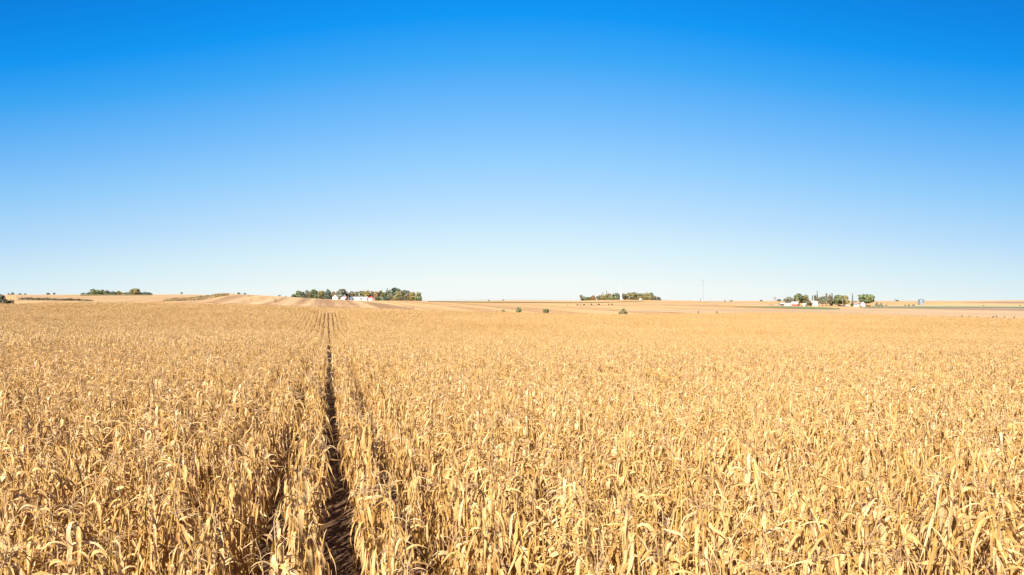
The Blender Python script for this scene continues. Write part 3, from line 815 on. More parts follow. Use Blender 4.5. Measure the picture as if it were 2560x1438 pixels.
G4 = 'trees around the white house farm'
for px, w, top, Y, kind, mat, label in [
    (1937, 14, 738.5, 680, 'bare', 'bark', 'leafless pale tree left of the long grey shed'),
    (1974, 18, 740.5, 690, 'sparse', 'grey_green', 'thin grey green tree behind the right end of the long grey shed'),
    (1998, 27, 734, 690, 'round', 'lime', 'broad bright green tree behind the small red barn'),
    (2015, 15, 736, 695, 'round', 'olive', 'upright olive tree right of the broad bright green tree'),
    (2023, 17, 752, 668, 'shrub', 'brown', 'round brown shrub between the little white shed and cream house'),
    (2031, 7, 739, 700, 'spire', 'brown', 'narrow grey brown spire tree left of the cream house roof'),
    (2040, 12, 737, 702, 'round', 'brown', 'ragged brown tree below the tallest spire'),
    (2043, 7, 727.5, 706, 'spire', 'grey_green', 'tallest grey spire tree above the white house farm'),
    (2050, 12, 742, 690, 'round', 'grey_green', 'first pale stemmed tree right of the cream house'),
    (2057, 14, 739.5, 694, 'round', 'grey_green', 'second pale stemmed tree right of the cream house'),
    (2066, 11, 734.5, 698, 'spire', 'brown', 'left narrow pointed brown tree among the pale stemmed trees'),
    (2066, 15, 744, 686, 'round', 'grey_green', 'low bushy pale stemmed tree below the left brown point'),
    (2075, 13, 735, 696, 'round', 'brown', 'brown tree between the two pointed tops'),
    (2080, 11, 734, 700, 'spire', 'grey_green', 'right narrow pointed grey green tree left of the yellow tree'),
    (2098, 28, 738, 684, 'round', 'lime', 'wide yellow green round tree left of the pale trunk'),
    (2113, 19, 738, 688, 'round', 'yellow', 'golden brown tree right of the wide yellow green tree'),
    (2131, 7, 734, 690, 'spire', 'grey_green', 'lone narrow conifer left of the white house'),
    (2131, 12, 759, 672, 'shrub', 'dark_green', 'dark shrub at the foot of the lone narrow conifer'),
    (2138, 16, 751, 700, 'dome', 'olive', 'low olive tree behind the roof of the white house'),
    (2165, 42, 735, 690, 'round', 'green', 'largest round green tree standing over the white house'),
    (2151, 7, 763.5, 664, 'shrub', 'dark_green', 'tiny dark bush in front of the white house wall'),
    (2192, 12, 755.5, 670, 'cone', 'grey_green', 'left of two cone shaped shrubs right of the white house'),
    (2203, 11, 757.5, 670, 'cone', 'grey_green', 'right of two cone shaped shrubs right of the white house'),
]: plant(px, w * (1.3 if 'stemmed' in label or kind == 'sparse' else 1.18), top, Y, kind, mat, label, group=G4, bark='pale_bark' if 'pale' in label or px == 2165 else 'bark', z0f=.22 if 'stemmed' in label else (.22 if px == 2165 else None))

G5 = 'green bushes at the far edge of the corn'
plant(1257, 13, 773.5, 235, 'shrub', 'olive', 'smallest low olive bush left of the taller green bush at the corn edge', G5)
plant(1296, 19, 767, 235, 'shrub', 'green', 'taller upright green bush at the far corn edge', G5)
plant(1366, 25, 771.5, 235, 'shrub', 'lime', 'wide low bright green bush at the far corn edge', G5)
plant(1559, 28, 771, 222, 'shrub', 'olive', 'wide yellow green rounded bush farthest right along the corn edge', G5)
plant(1242, 5, 777, 238, 'shrub', 'brown', 'tiny brown weed left of the smallest olive bush')
plant(1746, 6, 777, 245, 'shrub', 'brown', 'left of two tiny brown weeds at the corn edge right of centre')
plant(1792, 7, 777.5, 245, 'shrub', 'brown', 'right of two tiny brown weeds at the corn edge right of centre')
G6 = 'small dark bushes in line on the stubble'
for px, w, top, label in [
    (1419, 4, 762, 'tiny dark bush at the left end of the bush line on the stubble'),
    (1443, 5.5, 760, 'round dark bush second from the left in the stubble bush line'),
    (1450, 4, 762.5, 'tiny bush third from the left in the stubble bush line'),
    (1460, 7, 761.5, 'low wide bush fourth from the left in the stubble bush line'),
    (1479, 6, 759, 'biggest dark bush in the middle of the stubble bush line'),
    (1497, 7, 759, 'wide brown bush fourth from the right in the stubble bush line'),
    (1507, 4, 761.5, 'tiny pale bush third from the right in the stubble bush line'),
    (1522, 4, 759.5, 'small bush second from the right in the stubble bush line'),
    (1530, 4.5, 758.5, 'small dark bush at the right end of the stubble bush line'),
]: plant(px, w, top, hit(px, 763.2), 'shrub', 'brown' if 'pale' in label else 'weed_dark', label, G6)
for px, w, top, py, mat, label in [
    (1258, 6, 749, 757, 'dark_green', 'far round dark bush on the skyline near the picture centre'),
    (1222, 7, 749.6, 757, 'blue_green', 'far low grey bush on the skyline left of the round dark one'),
]: plant(px, w, top, 1500, 'shrub', mat, label)
for px, w, top, Y, mat, label in [
    (1812, 5, 750, 1450, 'blue_green', 'far tiny bush on the skyline right of the mast'),
    (1828, 9, 750, 1450, 'grey_green', 'far low bush on the skyline between mast and leafless tree'),
    (1903, 8, 749.6, 1400, 'dark_green', 'far dark bush on the skyline left of the leafless tree'),
    (1947, 16, 747.5, 1380, 'blue_green', 'far blue grey tree clump left behind the leafless tree'),
    (1962, 12, 747, 1370, 'blue_green', 'far blue grey tree clump behind the long grey shed'),
    (2243, 12, 750.6, 1380, 'blue_green', 'far low dark bush on the skyline left of the grain bin'),
]: plant(px, w, top, Y, 'shrub', mat, label)
plant(2236, 9, 746.5, 1390, 'bare', 'bark', 'far leafless tree on the skyline left of the grain bin')
G7 = 'bushes along the gravel road'
for px, w, top, label in [
    (2216, 6, 761.5, 'bush right of the two cone shaped shrubs beside the road'),
    (2263, 6, 761.5, 'left of three roadside bushes left of the grain bin'),
    (2272, 8, 761.5, 'middle of three roadside bushes left of the grain bin'),
    (2284, 8, 760.8, 'right and darkest of three roadside bushes left of the grain bin'),
    (2459, 6, 763, 'small bush on the golden field right of the grain bin'),
    (2550, 4, 762, 'dark upright bush on the golden field at the right edge'),
]: plant(px, w, top, hit(px, 765.2), 'shrub', 'olive' if '2263' in str(px) else 'dark_green', label, G7)
G8 = 'dark weed tufts along the right corn edge'
wr = random.Random(5)
for n_, (px, w, t) in enumerate([(2338, 5, 788), (2359, 7, 787.5), (2388, 6, 788), (2405, 9, 788.2), (2424, 8, 789), (2444, 8, 789), (2483, 6, 789.2), (2491, 4, 787.6), (2511, 6, 790), (2536, 8, 790.4)]):
    plant(px, w, t, edge_y(np.array([px]))[0] + 3, 'shrub', 'weed_brown', 'low dark weed tuft in the line along the right far corn edge', G8, name='weed_tuft')

def weeds(name, mat, label, pts, hgt, count, seed):
    """a ragged strip of standing weeds; pts: (column, upper row, lower row)"""
    rng = random.Random(seed); mb = MB(); pts = np.array(pts, float); vs, fs, lv = [], [], []
    cols = np.arange(pts[0, 0], pts[-1, 0], 4.)
    far = np.array([hit(c, np.interp(c, pts[:, 0], pts[:, 1]), 150) for c in cols]); near = np.array([hit(c, np.interp(c, pts[:, 0], pts[:, 2]), 150) for c in cols])
    for i in range(count):
        c = rng.uniform(pts[0, 0], pts[-1, 0]); f = np.interp(c, cols, far); nr = np.interp(c, cols, near); y = nr + (f - nr) * rng.random()
        x = X_of(c, y); z = h1(x, y); md_ = (.66 + .13 * math.sin(c * .31 + seed) + .12 * math.sin(c * .117) + .16 * math.sin(c * .83)) * min(1, (c - pts[0, 0]) / 14 + .15, (pts[-1, 0] - c) / 40 + .15)
        if rng.random() > md_ + .35: continue
        hh = hgt * rng.uniform(.35, 1.1) * (.45 + .8 * md_); ww = hh * rng.uniform(.12, .3)
        a = rng.uniform(0, 3.14); dx, dy = math.cos(a) * ww, math.sin(a) * ww; lx, ly = rng.gauss(0, .2) * hh, rng.gauss(0, .2) * hh
        k = len(vs); t = min(1, max(0, rng.gauss(.5, .22)))
        vs += [(x - dx, y - dy, z), (x + dx, y + dy, z), (x + dx * 1.3 + lx, y + dy * 1.3 + ly, z + hh * .6), (x + lx * 1.7, y + ly * 1.7, z + hh), (x - dx * 1.3 + lx, y - dy * 1.3 + ly, z + hh * .6)]
        fs.append((k, k + 1, k + 2, k + 3, k + 4)); lv += [(0, 0, t)] * 5
    mb.add(vs, fs, lv)
    o = mb.build(name, M[mat]); setp(o, label, 'weeds', kind='stuff'); return o
weeds('weed_strip', 'weed_brown', 'dark ragged strip of tall weeds behind the left corn edge', [(46, 747.5, 750), (90, 748, 751), (150, 750.4, 752), (232, 752.4, 752.8)], .95, 1900, 3)
weeds('weedy_waterway', 'weed_tan', 'weedy grass strip curving over the left stubble hump', [(408, 752.6, 754), (450, 748.5, 753.4), (500, 744, 751), (540, 738.5, 743.5), (580, 735.6, 738), (606, 736, 737.5)], 1.0, 5200, 4)

# ------------------------------------------------------------------ farm buildings
def building(name, label, cat, px, Y, w, d, eave, ridge, axis, wall, roof, rz=0.0, feats=(), over=.35, end=None, group=None, py=None):
    """axis 'x': ridge runs across the view, 'y': a gable faces the viewer. feats: (kind, face, u, z, w, h, material)"""
    x = X_of(px, Y); r = empty(name, (x, Y, h1(x, Y) - .15), rz); setp(r, label, cat, group)
    mb = MB(); hw, hd = w / 2, d / 2
    if axis == 'y': mb.poly_prism([(-hw, 0), (hw, 0), (hw, eave), (0, ridge), (-hw, eave)], -hd, hd)
    else:
        t = MB(); t.poly_prism([(-hd, 0), (hd, 0), (hd, eave), (0, ridge), (-hd, eave)], -hw, hw)
        mb.add([(b, a, c) for a, b, c in t.v], [tuple(reversed(f)) for f in t.f])
    mb.build('wall', M[wall], r)
    rb = MB(); th = .14
    sw, sl = (hw, hd) if axis == 'y' else (hd, hw)
    k = (ridge - eave) / sw; e = over
    prof = [(-sw - e, eave - k * e + .02), (0, ridge + .02), (sw + e, eave - k * e + .02), (sw + e, eave - k * e + .02 + th), (0, ridge + .02 + th), (-sw - e, eave - k * e + .02 + th)]
    t = MB(); n = 6
    vs = [(a, -sl - e, c) for a, c in prof] + [(a, sl + e, c) for a, c in prof]
    fs = [(0, 1, 7, 6), (1, 2, 8, 7), (2, 3, 9, 8), (3, 4, 10, 9), (4, 5, 11, 10), (5, 0, 6, 11), (0, 5, 4, 1), (1, 4, 3, 2), (6, 7, 10, 11), (7, 8, 9, 10)]
    rb.add(vs if axis == 'y' else [(b, a, c) for a, b, c in vs], fs)
    rb.build('roof', M[roof], r)
    if end:      # differently painted end wall cladding
        eb = MB()
        if axis == 'y': eb.poly_prism([(-hw + .02, .02), (hw - .02, .02), (hw - .02, eave - .02), (0, ridge - .05), (-hw + .02, eave - .02)], -hd - .06, -hd - .003)
        else:
            t = MB(); t.poly_prism([(-hd + .02, .02), (hd - .02, .02), (hd - .02, eave - .02), (0, ridge - .05), (-hd + .02, eave - .02)], hw + .003, hw + .06)
            eb.add([(b, a, c) for a, b, c in t.v], t.f)
        eb.build('end_wall', M[end], r)
    for kind, face, u, z, fw, fh, mt in feats:
        q = MB()
        if face == 'front': q.box(u, -hd - .05 - (.06 if end and axis == 'y' else 0), z + fh / 2, fw, .09, fh)
        elif face == 'right': q.box(hw + .05 + (.06 if end and axis == 'x' else 0), u, z + fh / 2, .09, fw, fh)
        else: q.box(-hw - .05, u, z + fh / 2, .09, fw, fh)
        o = q.build(kind, M[mt], r)
        if kind == 'window':
            f = MB(); off = -hd - .07
            if face == 'front':
                for sx in (-1, 1): f.box(u + sx * fw / 2, off, z + fh / 2, .12, .12, fh + .12)
                for sz in (0, 1): f.box(u, off, z + sz * fh, fw - .12, .12, .12)
                f.build('frame', M['white'], o)
        if kind == 'door' and face == 'front':
            h_ = MB(); h_.box(u + fw * .38, -hd - .13, z + min(1.05, fh / 2), .05, .07, .18); h_.build('handle', M['dark'], o)
    return r
pm = K * 800
# red barn farm on the left (walls partly below the crest of the stubble hill)
building('farmhouse', 'cream gabled farmhouse left of the white roofed shed', 'house', 839.5, 800, 6.0, 8, 3.6, 6.4, 'y', 'cream', 'grey_roof', feats=[('window', 'front', -1.5, 1.4, .9, 1.3, 'glass'), ('window', 'front', 1.5, 1.4, .9, 1.3, 'glass'), ('window', 'front', 0, 3.9, .8, 1.0, 'glass')])
building('shed', 'small white roofed shed with a red end wall right of the cream house', 'shed', 860.5, 800, 5.6, 5, 1.9, 3.4, 'x', 'white', 'white_roof', rz=R(-24), end='red', feats=[('door', 'front', -.6, .1, 2.2, 1.7, 'white')])
building('shed', 'brown roofed low building behind the small white roofed shed', 'shed', 861, 812, 4.4, 4, 3.5, 4.8, 'x', 'tan_paint', 'brown_roof', feats=[('window', 'front', 0, 2.2, .9, .9, 'glass')])
building('barn', 'long low white barn left of the red gabled barn', 'barn', 901, 806, 18.0, 10, 2.9, 4.1, 'x', 'white', 'white_roof', feats=[('door', 'front', -5, .1, 2.6, 2.2, 'white'), ('window', 'front', 1, 1.6, 1.0, .8, 'glass')])
building('barn', 'red gabled barn with a big white door at the right of the farm', 'barn', 926, 800, 8.6, 13, 3.0, 5.2, 'y', 'red', 'red', rz=R(12), feats=[('door', 'front', -.1, .1, 4.2, 2.9, 'white'), ('trim', 'front', -4.1, .1, .3, 2.9, 'white'), ('trim', 'front', 4.1, .1, .3, 2.9, 'white')])
building('hut', 'tiny red hut in front of the long white barn', 'hut', 902, 792, 2.6, 2.4, 1.9, 3.1, 'y', 'red', 'red', feats=[('door', 'front', .1, .1, 1.2, 1.7, 'white')])
def steel_bin(name, label, px, Y, dia, hgt, rise, mat, door=True):
    x = X_of(px, Y); r = empty(name, (x, Y, h1(x, Y))); setp(r, label, 'grain bin')
    mb = MB(); prof = [(dia / 2, 0)]; nr = 9
    for k in range(nr):      # corrugated rings
        z = hgt * k / nr; dz = hgt / nr
        prof += [(dia / 2 + .05, z + dz * .25), (dia / 2, z + dz * .5), (dia / 2 + .05, z + dz * .75), (dia / 2, z + dz)]
    mb.lathe(prof, 36); mb.build('wall', M[mat], r, True)
    rf = MB(); rf.lathe([(dia / 2 + .18, hgt - .08), (dia / 2 + .14, hgt + .06), (.45, hgt + rise), (.45, hgt + rise + .18), (.05, hgt + rise + .28)], 36); rf.build('roof', M[mat], r, False)
    if door:
        d = MB(); d.box(dia * .12, -dia / 2 - .04, 1.1, .8, .16, 1.9); d.build('door', M['grey_paint'], r)
        l = MB(); a = R(-60)
        for s in (-.2, .2): l.tube([(math.cos(a) * (dia / 2 + .15) + s, math.sin(a) * (dia / 2 + .15), .2), (math.cos(a) * (dia / 2 + .15) + s, math.sin(a) * (dia / 2 + .15), hgt)], [.03, .03], 5)
        for k in range(int(hgt / .4)): l.box(math.cos(a) * (dia / 2 + .15), math.sin(a) * (dia / 2 + .15), .4 + k * .4, .4, .04, .04)
        l.build('ladder', M['grey_paint'], r)
    return r
steel_bin('grain_bin', 'short blue grey steel bin at the left end of the long white barn', 878.5, 800, 4.2, 3.1, .7, 'blue_steel', False)
steel_bin('grain_bin', 'shiny galvanised grain bin with a cone roof standing alone at the right', 2302.5, hit(2302.5, 762.6), 6.5 * hit(2302.5, 762.6) / 800, 5.6 * hit(2302.5, 762.6) / 800, 1.45, 'galv')

def car(name, label, px, Y, L, paint, rz, pickup=False):
    x = X_of(px, Y); r = empty(name, (x, Y, h1(x, Y)), rz); setp(r, label, 'car' if not pickup else 'truck')
    b = MB(); b.poly_prism([(-L / 2, .45), (L / 2 - .1, .45), (L / 2, .8), (L / 2 - .15, 1.0), (L * .2, 1.08), (-L / 2, 1.05)], -.85, .85); b.build('body', M[paint], r)
    c = MB(); q = [(-L * .1, 1.06), (L * .2, 1.06), (L * .1, 1.75), (-L * .06, 1.75)] if pickup else [(-L * .42, 1.06), (L * .22, 1.06), (L * .08, 1.5), (-L * .3, 1.5)]
    c.poly_prism(q, -.75, .75); cb = c.build('cabin', M[paint], r)
    g = MB(); (x0, _), (x1, _), (x2, zt_), (x3, _) = q
    g.poly_prism([(x0 + .15, 1.12), (x1 - .15, 1.12), (x2 - .05, zt_ - .1), (x3 + .05, zt_ - .1)], -.762, .762); g.build('window', M['glass'], r)
    for sx in (-1, 1):
        for sy in (-1, 1):
            t = MB(); t.tube([(sx * L * .31, sy * .72, .34), (sx * L * .31, sy * .9, .34)], [.34, .34], 14); w_ = t.build('wheel', M['rubber'], r)
            h_ = MB(); h_.tube([(sx * L * .31, sy * .89, .34), (sx * L * .31, sy * .912, .34)], [.19, .19], 10); h_.build('rim', M['galv'], w_)
    for sy in (-.6, .6):
        t = MB(); t.box(L / 2 - .03, sy, .82, .1, .3, .14); t.build('headlight', M['white_paint'], r)
    return r
car('parked_truck', 'dark blue truck parked left of the cream farmhouse', 828, 800, 4.8, 'dark_blue', R(170), True)

# white house farm on the right
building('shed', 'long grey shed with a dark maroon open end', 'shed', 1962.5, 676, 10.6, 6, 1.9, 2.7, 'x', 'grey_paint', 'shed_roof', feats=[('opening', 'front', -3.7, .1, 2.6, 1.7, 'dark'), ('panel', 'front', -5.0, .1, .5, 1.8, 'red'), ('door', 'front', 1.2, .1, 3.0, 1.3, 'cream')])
building('shed', 'low rust brown shed behind the long grey shed', 'shed', 1970, 692, 3.2, 4, 3.0, 4.2, 'x', 'rust', 'brown_roof', feats=[('door', 'front', 0, .1, 1.2, 2, 'dark')])
building('barn', 'small barn with white roof and red end wall', 'barn', 1987.5, 678, 5.6, 6, 2.1, 4.0, 'x', 'red', 'white_roof', rz=R(-32), end='red', feats=[('door', 'right', -.6, .1, 1.9, 1.8, 'dark')])
building('shed', 'little white shed left of the round brown shrub', 'shed', 2012.5, 672, 3.6, 3.4, 1.5, 2.7, 'x', 'white', 'white_roof', rz=R(-20), feats=[('door', 'front', 0, .1, 1.0, 1.4, 'white')])
building('house', 'cream gabled house behind the round brown shrub', 'house', 2036, 680, 3.7, 6, 3.7, 5.2, 'y', 'cream', 'white_roof', rz=R(10), feats=[('window', 'front', .2, 2.0, .8, 1.1, 'glass')])
farm_house = building('house', 'white farmhouse with brownish roof and gable wing under the largest tree', 'house', 2143, 680, 7.2, 6, 2.3, 4.3, 'x', 'white', 'brown_roof', rz=R(-4), feats=[('window', 'front', -1.8, .9, 1.0, 1.1, 'glass'), ('window', 'front', 2.0, .9, 1.0, 1.1, 'glass'), ('door', 'front', 0, .1, .95, 2.0, 'cream')])
wing = building('house_wing', None, None, 2154.5, 674.5, 4.0, 5, 3.1, 4.7, 'y', 'white', 'brown_roof', rz=R(-4), feats=[('window', 'front', .3, 1.0, .9, 1.2, 'glass')])
wing.parent = farm_house; wing.matrix_parent_inverse = farm_house.matrix_basis.inverted()
car('parked_car', 'white car parked left of the lone narrow conifer', 2119, 668, 4.3, 'white_paint', R(200))
car('parked_car', 'left dark car parked under the wide yellow green tree', 2100, 676, 4.1, 'dark_blue', R(15))
car('parked_car', 'dark car parked under the golden brown tree', 2110.5, 677, 4.1, 'dark_blue', R(-20))
building('hut', 'tiny white hut just left of the white farmhouse', 'hut', 2136, 670, 1.6, 1.6, 1.7, 2.2, 'y', 'white', 'grey_roof', feats=[('door', 'front', 0, .1, .8, 1.5, 'grey_paint')])
building('shed', 'small white shed at the foot of the middle grove', 'shed', 1601, 988, 2.9, 3, 1.6, 2.6, 'y', 'white', 'white_roof', feats=[('door', 'front', .3, .1, .9, 1.4, 'dark')])
# hedge right of the house
x0 = X_of(2170, 682); hd_ = MB(); hr = random.Random(8); lvv = []; vv = []
for k in range(260):
    p = (hr.uniform(-2.1, 2.1), hr.uniform(-.4, .4), hr.uniform(.0, .95)); a = Vector((hr.gauss(0, 1), hr.gauss(0, 1), hr.gauss(0, 1))).normalized(); b = a.cross(Vector((.3, .5, 1))).normalized(); s = .16; t = hr.random()
    for u, v in ((-1, -1), (1, -1), (1, 1), (-1, 1)): vv.append(tuple(Vector(p) + a * u * s + b * v * s)); lvv.append((0, 0, t))
hd_.add(vv, [(4 * i, 4 * i + 1, 4 * i + 2, 4 * i + 3) for i in range(260)], lvv)
setp(hd_.build('hedge', M['weed_dark'], loc=(x0, 682, h1(x0, 682))), 'low dark clipped hedge below the largest round tree', 'hedge')
# rusty implement left of the leafless tree
def implement(px, Y, label):
    x = X_of(px, Y); r = empty('farm_implement', (x, Y, h1(x, Y)), R(12)); setp(r, label, 'farm machine')
    f = MB(); f.box(0, 0, .7, 3.6, .14, .14); f.box(0, 1.0, .7, 3.6, .14, .14)
    for k in range(5): f.box(-1.6 + .8 * k, .5, .7, .12, .86, .12)
    f.tube([(0, -.05, .7), (0, -1.8, .5)], [.07, .06], 6); f.build('frame', M['rust'], r)
    for k in range(4):
        d = MB(); d.tube([(-1.4 + .93 * k, .5, .32), (-1.34 + .93 * k, .5, .32)], [.32, .32], 14); d.build('disc', M['rust'], r)
    for s in (-1.95, 1.95):
        w = MB(); w.tube([(s - .09, .5, .42), (s + .09, .5, .42)], [.42, .42], 16); w.build('wheel', M['rubber'], r)
    return r
implement(1928, 684, 'rusty red farm implement parked left of the leafless tree')

# ------------------------------------------------------------------ poles, mast, tower, turbines
def pole(px, top, Y, label, group='wooden utility poles on the skyline', arm=True, mat='wood', rad=.16):
    x = X_of(px, Y); zg = h1(x, Y); h = HC - (top - PY0) * K * Y - zg
    r = empty('utility_pole', (x, Y, zg), R(random.uniform(-25, 25))); setp(r, label, 'pole', group)
    p = MB(); p.tube([(0, 0, -.5), (0, 0, h * .5), (0, 0, h)], [rad * 1.2, rad, rad * .75], 8); p.build('pole', M[mat], r, True)
    if arm:
        a = MB(); a.box(0, -.16, h - .6, 2.2, .11, .13); ao = a.build('crossarm', M[mat], r)
        for s in (-.95, -.35, .95):
            i = MB(); i.lathe([(.05, h - .53), (.07, h - .45), (.03, h - .36)], 8, s, -.16); i.build('insulator', M['grey_paint'], ao)
    return r
for px, top, Y, lab, mt in [
    (1426, 742, 1000, 'thin utility pole standing alone left of the middle grove', 'wood'),
    (1488, 736, 985, 'utility pole beside the tan orange tree', 'wood'),
    (1528, 734.5, 975, 'tall pale utility pole left of the green tree by the white tower', 'pale_bark'),
    (1538, 740, 970, 'short pale utility pole nearest the left of the white tower', 'pale_bark'),
    (1574, 741, 970, 'pale utility pole right of the white tower', 'pale_bark'),
    (1641, 741.5, 975, 'pale utility pole near the right tip of the middle grove', 'pale_bark'),
    (1665, 743.5, 1020, 'thin utility pole just right of the middle grove', 'wood'),
    (1722, 744, 1050, 'thin utility pole left of the tall mast', 'wood'),
    (1776, 741.5, 1050, 'thin utility pole right of the tall mast', 'wood'),
    (2216, 742.5, 900, 'utility pole right of the largest round tree', 'wood'),
    (2258, 744.5, 1000, 'utility pole left of the grain bin', 'wood'),
    (2332, 745.5, 1050, 'utility pole right of the grain bin', 'wood'),
    (1293, 742, 1350, 'thin utility pole on the open skyline near the centre', 'wood'),
    (871, 739, 795, 'pale pole between the red ended shed and blue grey bin', 'pale_bark'),
    (957, 743, 795, 'pale pole in front of the trees right of the red barn', 'pale_bark'),
    (2107, 746, 674, 'pale pole between the yellow green and golden brown trees', 'pale_bark'),
]: pole(px, top, Y, lab, None, arm=px not in (871, 957, 2107, 1538, 1574), mat=mt, rad=.2 if mt == 'pale_bark' else .14)

Yt = 960; xt = X_of(1552, Yt); zt_ = h1(xt, Yt); ht = HC - (717.5 - PY0) * K * Yt - zt_
t = empty('tower', (xt, Yt, zt_)); setp(t, 'tall smooth white tapered tower rising from the middle grove', 'tower')
b = MB(); b.lathe([(.9, -.5), (.88, .4), (.8, ht * .4), (.6, ht * .75), (.35, ht * .97), (.15, ht)], 24); b.build('shaft', M['turbine'], t, True)
b = MB(); b.lathe([(1.35, -.4), (1.35, .22), (1.02, .3)], 24); b.build('base', M['grey_paint'], t)
b = MB(); b.box(0, -1.03, 1.45, .8, .14, 2.0); b.build('door', M['grey_paint'], t)

Ym = 1050; xm = X_of(1757.5, Ym); zm = h1(xm, Ym); hm = HC - (701 - PY0) * K * Ym - zm
t = empty('mast', (xm, Ym, zm)); setp(t, 'very tall thin grey mast with a small cap on the right skyline', 'mast')
b = MB()
for k in range(3):
    a = k * 2.094; b.tube([(math.cos(a) * .55, math.sin(a) * .55, 0), (math.cos(a) * .28, math.sin(a) * .28, hm)], [.1, .08], 5)
nz_ = 26
for q in range(nz_):
    z0, z1 = hm * q / nz_, hm * (q + 1) / nz_; r0, r1 = .55 - .27 * q / nz_, .55 - .27 * (q + 1) / nz_
    for k in range(3):
        a, c = k * 2.094, (k + 1) * 2.094
        b.tube([(math.cos(a) * r0, math.sin(a) * r0, z0), (math.cos(c) * r1, math.sin(c) * r1, z1)], [.04, .04], 4)
b.build('lattice', M['mast_grey'], t)
b = MB(); b.lathe([(.3, hm - .1), (1.15, hm + .1), (1.15, hm + .75), (.3, hm + .9)], 16); b.build('cap', M['mast_grey'], t)
b = MB(); b.lathe([(1.3, -.3), (1.3, .25), (.6, .3)], 16); b.build('base', M['grey_paint'], t)
xs = X_of(1753, Ym); t = empty('shelter', (xs, Ym - 4, h1(xs, Ym - 4))); setp(t, 'small grey arched shelter with a pale front beside the mast foot', 'shed')
pts = [(-1.9, 0), (1.9, 0), (1.9, 2.4)] + [(1.9 * math.cos(a), 2.4 + 1.5 * math.sin(a)) for a in np.linspace(.25, 2.9, 9)] + [(-1.9, 2.4)]
b = MB(); b.poly_prism(pts, -2.2, 2.2); b.build('shell', M['mast_grey'], t)
b = MB(); b.box(0, -2.24, 1.3, 1.7, .1, 2.5); b.build('door', M['white'], t)

def turbine(px, hub, Y, label, rot0):
    x = X_of(px, Y); zg = h1(x, Y); h = HC - (hub - PY0) * K * Y - zg
    r = empty('wind_turbine', (x, Y, zg), R(random.uniform(-30, 30))); setp(r, label, 'wind turbine', 'faint far wind turbines on the skyline')
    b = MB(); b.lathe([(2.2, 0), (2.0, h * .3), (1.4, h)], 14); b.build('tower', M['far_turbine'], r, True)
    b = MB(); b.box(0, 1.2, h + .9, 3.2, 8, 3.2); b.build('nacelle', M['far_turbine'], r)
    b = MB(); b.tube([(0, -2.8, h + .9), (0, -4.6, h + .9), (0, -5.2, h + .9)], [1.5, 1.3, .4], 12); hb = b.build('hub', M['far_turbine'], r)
    for k in range(3):
        a = rot0 + k * 2.094; L = 34; ca, sa = math.cos(a), math.sin(a)
        q = MB(); vs = []
        for s, c in ((0.02, 1.0), (.2, 1.7), (.6, 1.0), (1.0, .3)):
            for o_, yy in ((-c * .5, -.18), (c * .5, 0), (0, .22)):
                vs.append((ca * s * L - sa * o_, -4.0 + yy, h + .9 + sa * s * L + ca * o_))
        fs = []
        for i in range(3):
            for j in range(3): fs.append((i * 3 + j, i * 3 + (j + 1) % 3, (i + 1) * 3 + (j + 1) % 3, (i + 1) * 3 + j))
        fs += [(2, 1, 0), (9, 10, 11)]
        q.add(vs, fs); q.build('blade', M['far_turbine'], r)
for px, hub, lab, rt in [(1193, 742, 'faint white wind turbine left of the two close ones on the centre skyline', .3), (1214, 739.5, 'faint white wind turbine left of the pole near the skyline centre', 1.0),
                         (1392, 740.5, 'faint white wind turbine nearest the left of the middle grove', 1.5),]:
    turbine(px, hub, 6500, lab, rt)

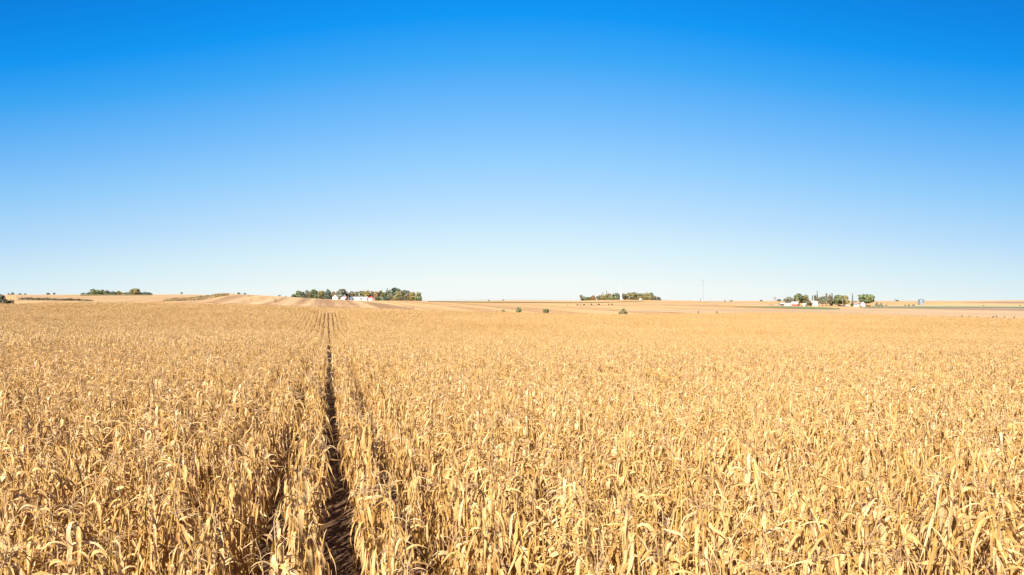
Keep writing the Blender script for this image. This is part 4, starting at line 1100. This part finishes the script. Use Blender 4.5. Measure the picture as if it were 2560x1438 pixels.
# ------------------------------------------------------------------ dark mass and wagon at the left border
Yw = 236
plant(-6, 44, 732.5, Yw + 6, 'shrub', 'weed_dark', 'dense black looking bush cut by the left border', name='dark_bush')
plant(10, 34, 745.5, Yw - 2, 'shrub', 'weed_dark', 'low dark brush in front of the wagon at the left border', name='dark_bush')
xw = X_of(23, Yw); zw = h1(xw, Yw)
t = empty('farm_wagon', (xw, Yw, zw + 1.0), R(-6)); setp(t, 'tan box wagon with a dark chassis and upright post at the left border', 'wagon')
b = MB(); b.poly_prism([(-1.05, 1.0), (1.05, 1.0), (1.12, 1.75), (-1.12, 1.75)], -1.0, 1.0); b.build('box', M['tan_paint'], t)
b = MB(); b.box(0, 0, .86, 2.5, 1.2, .2); b.tube([(-1.2, 0, .8), (-3.0, 0, .6)], [.07, .07], 6); b.build('chassis', M['dark'], t)
for sx in (-.8, .8):
    for sy in (-.85, .85):
        b = MB(); b.tube([(sx, sy - .1, .42), (sx, sy + .1, .42)], [.42, .42], 16); b.build('wheel', M['rubber'], t)
b = MB(); b.box(1.32, -.9, 1.0, .3, .22, 2.0); b.build('post', M['green_paint'], t)
b = MB(); b.box(.3, -1.03, 1.45, .9, .06, .35); b.build('tailgate', M['red'], t)
# far woods at the left
def far_wood(px0, px1, Y, hgt, label, seed):
    rng = random.Random(seed); vs, lv = [], []; n = 700
    for k in range(n):
        c = rng.uniform(px0, px1); y = Y + rng.uniform(-30, 30); x = X_of(c, y); s = rng.uniform(2.2, 4.5)
        p = Vector((x, y, h1(x, y) + rng.random() ** .8 * hgt * (.45 + .3 * math.sin(c * .37 + 2) + .25 * math.sin(c * 1.31) + (.5 if c < 33 and rng.random() < .25 else 0)))); a = Vector((rng.gauss(0, 1), rng.gauss(0, 1), rng.gauss(0, 1))).normalized(); b_ = a.cross(Vector((.2, 1, .4))).normalized(); t_ = rng.random()
        for u, v in ((-1, -1), (1, -1), (1, 1), (-1, 1)): vs.append(tuple(p + a * u * s + b_ * v * s)); lv.append((0, 0, t_))
    m_ = MB(); m_.add(vs, [(4 * i, 4 * i + 1, 4 * i + 2, 4 * i + 3) for i in range(n)], lv)
    setp(m_.build('far_wood', M['blue_green']), label, 'wood', kind='stuff')  # blue green colour carries the haze of distance, no air is built
far_wood(20, 66, 3600, 21, 'far bluish wood on the skyline at the left', 21)
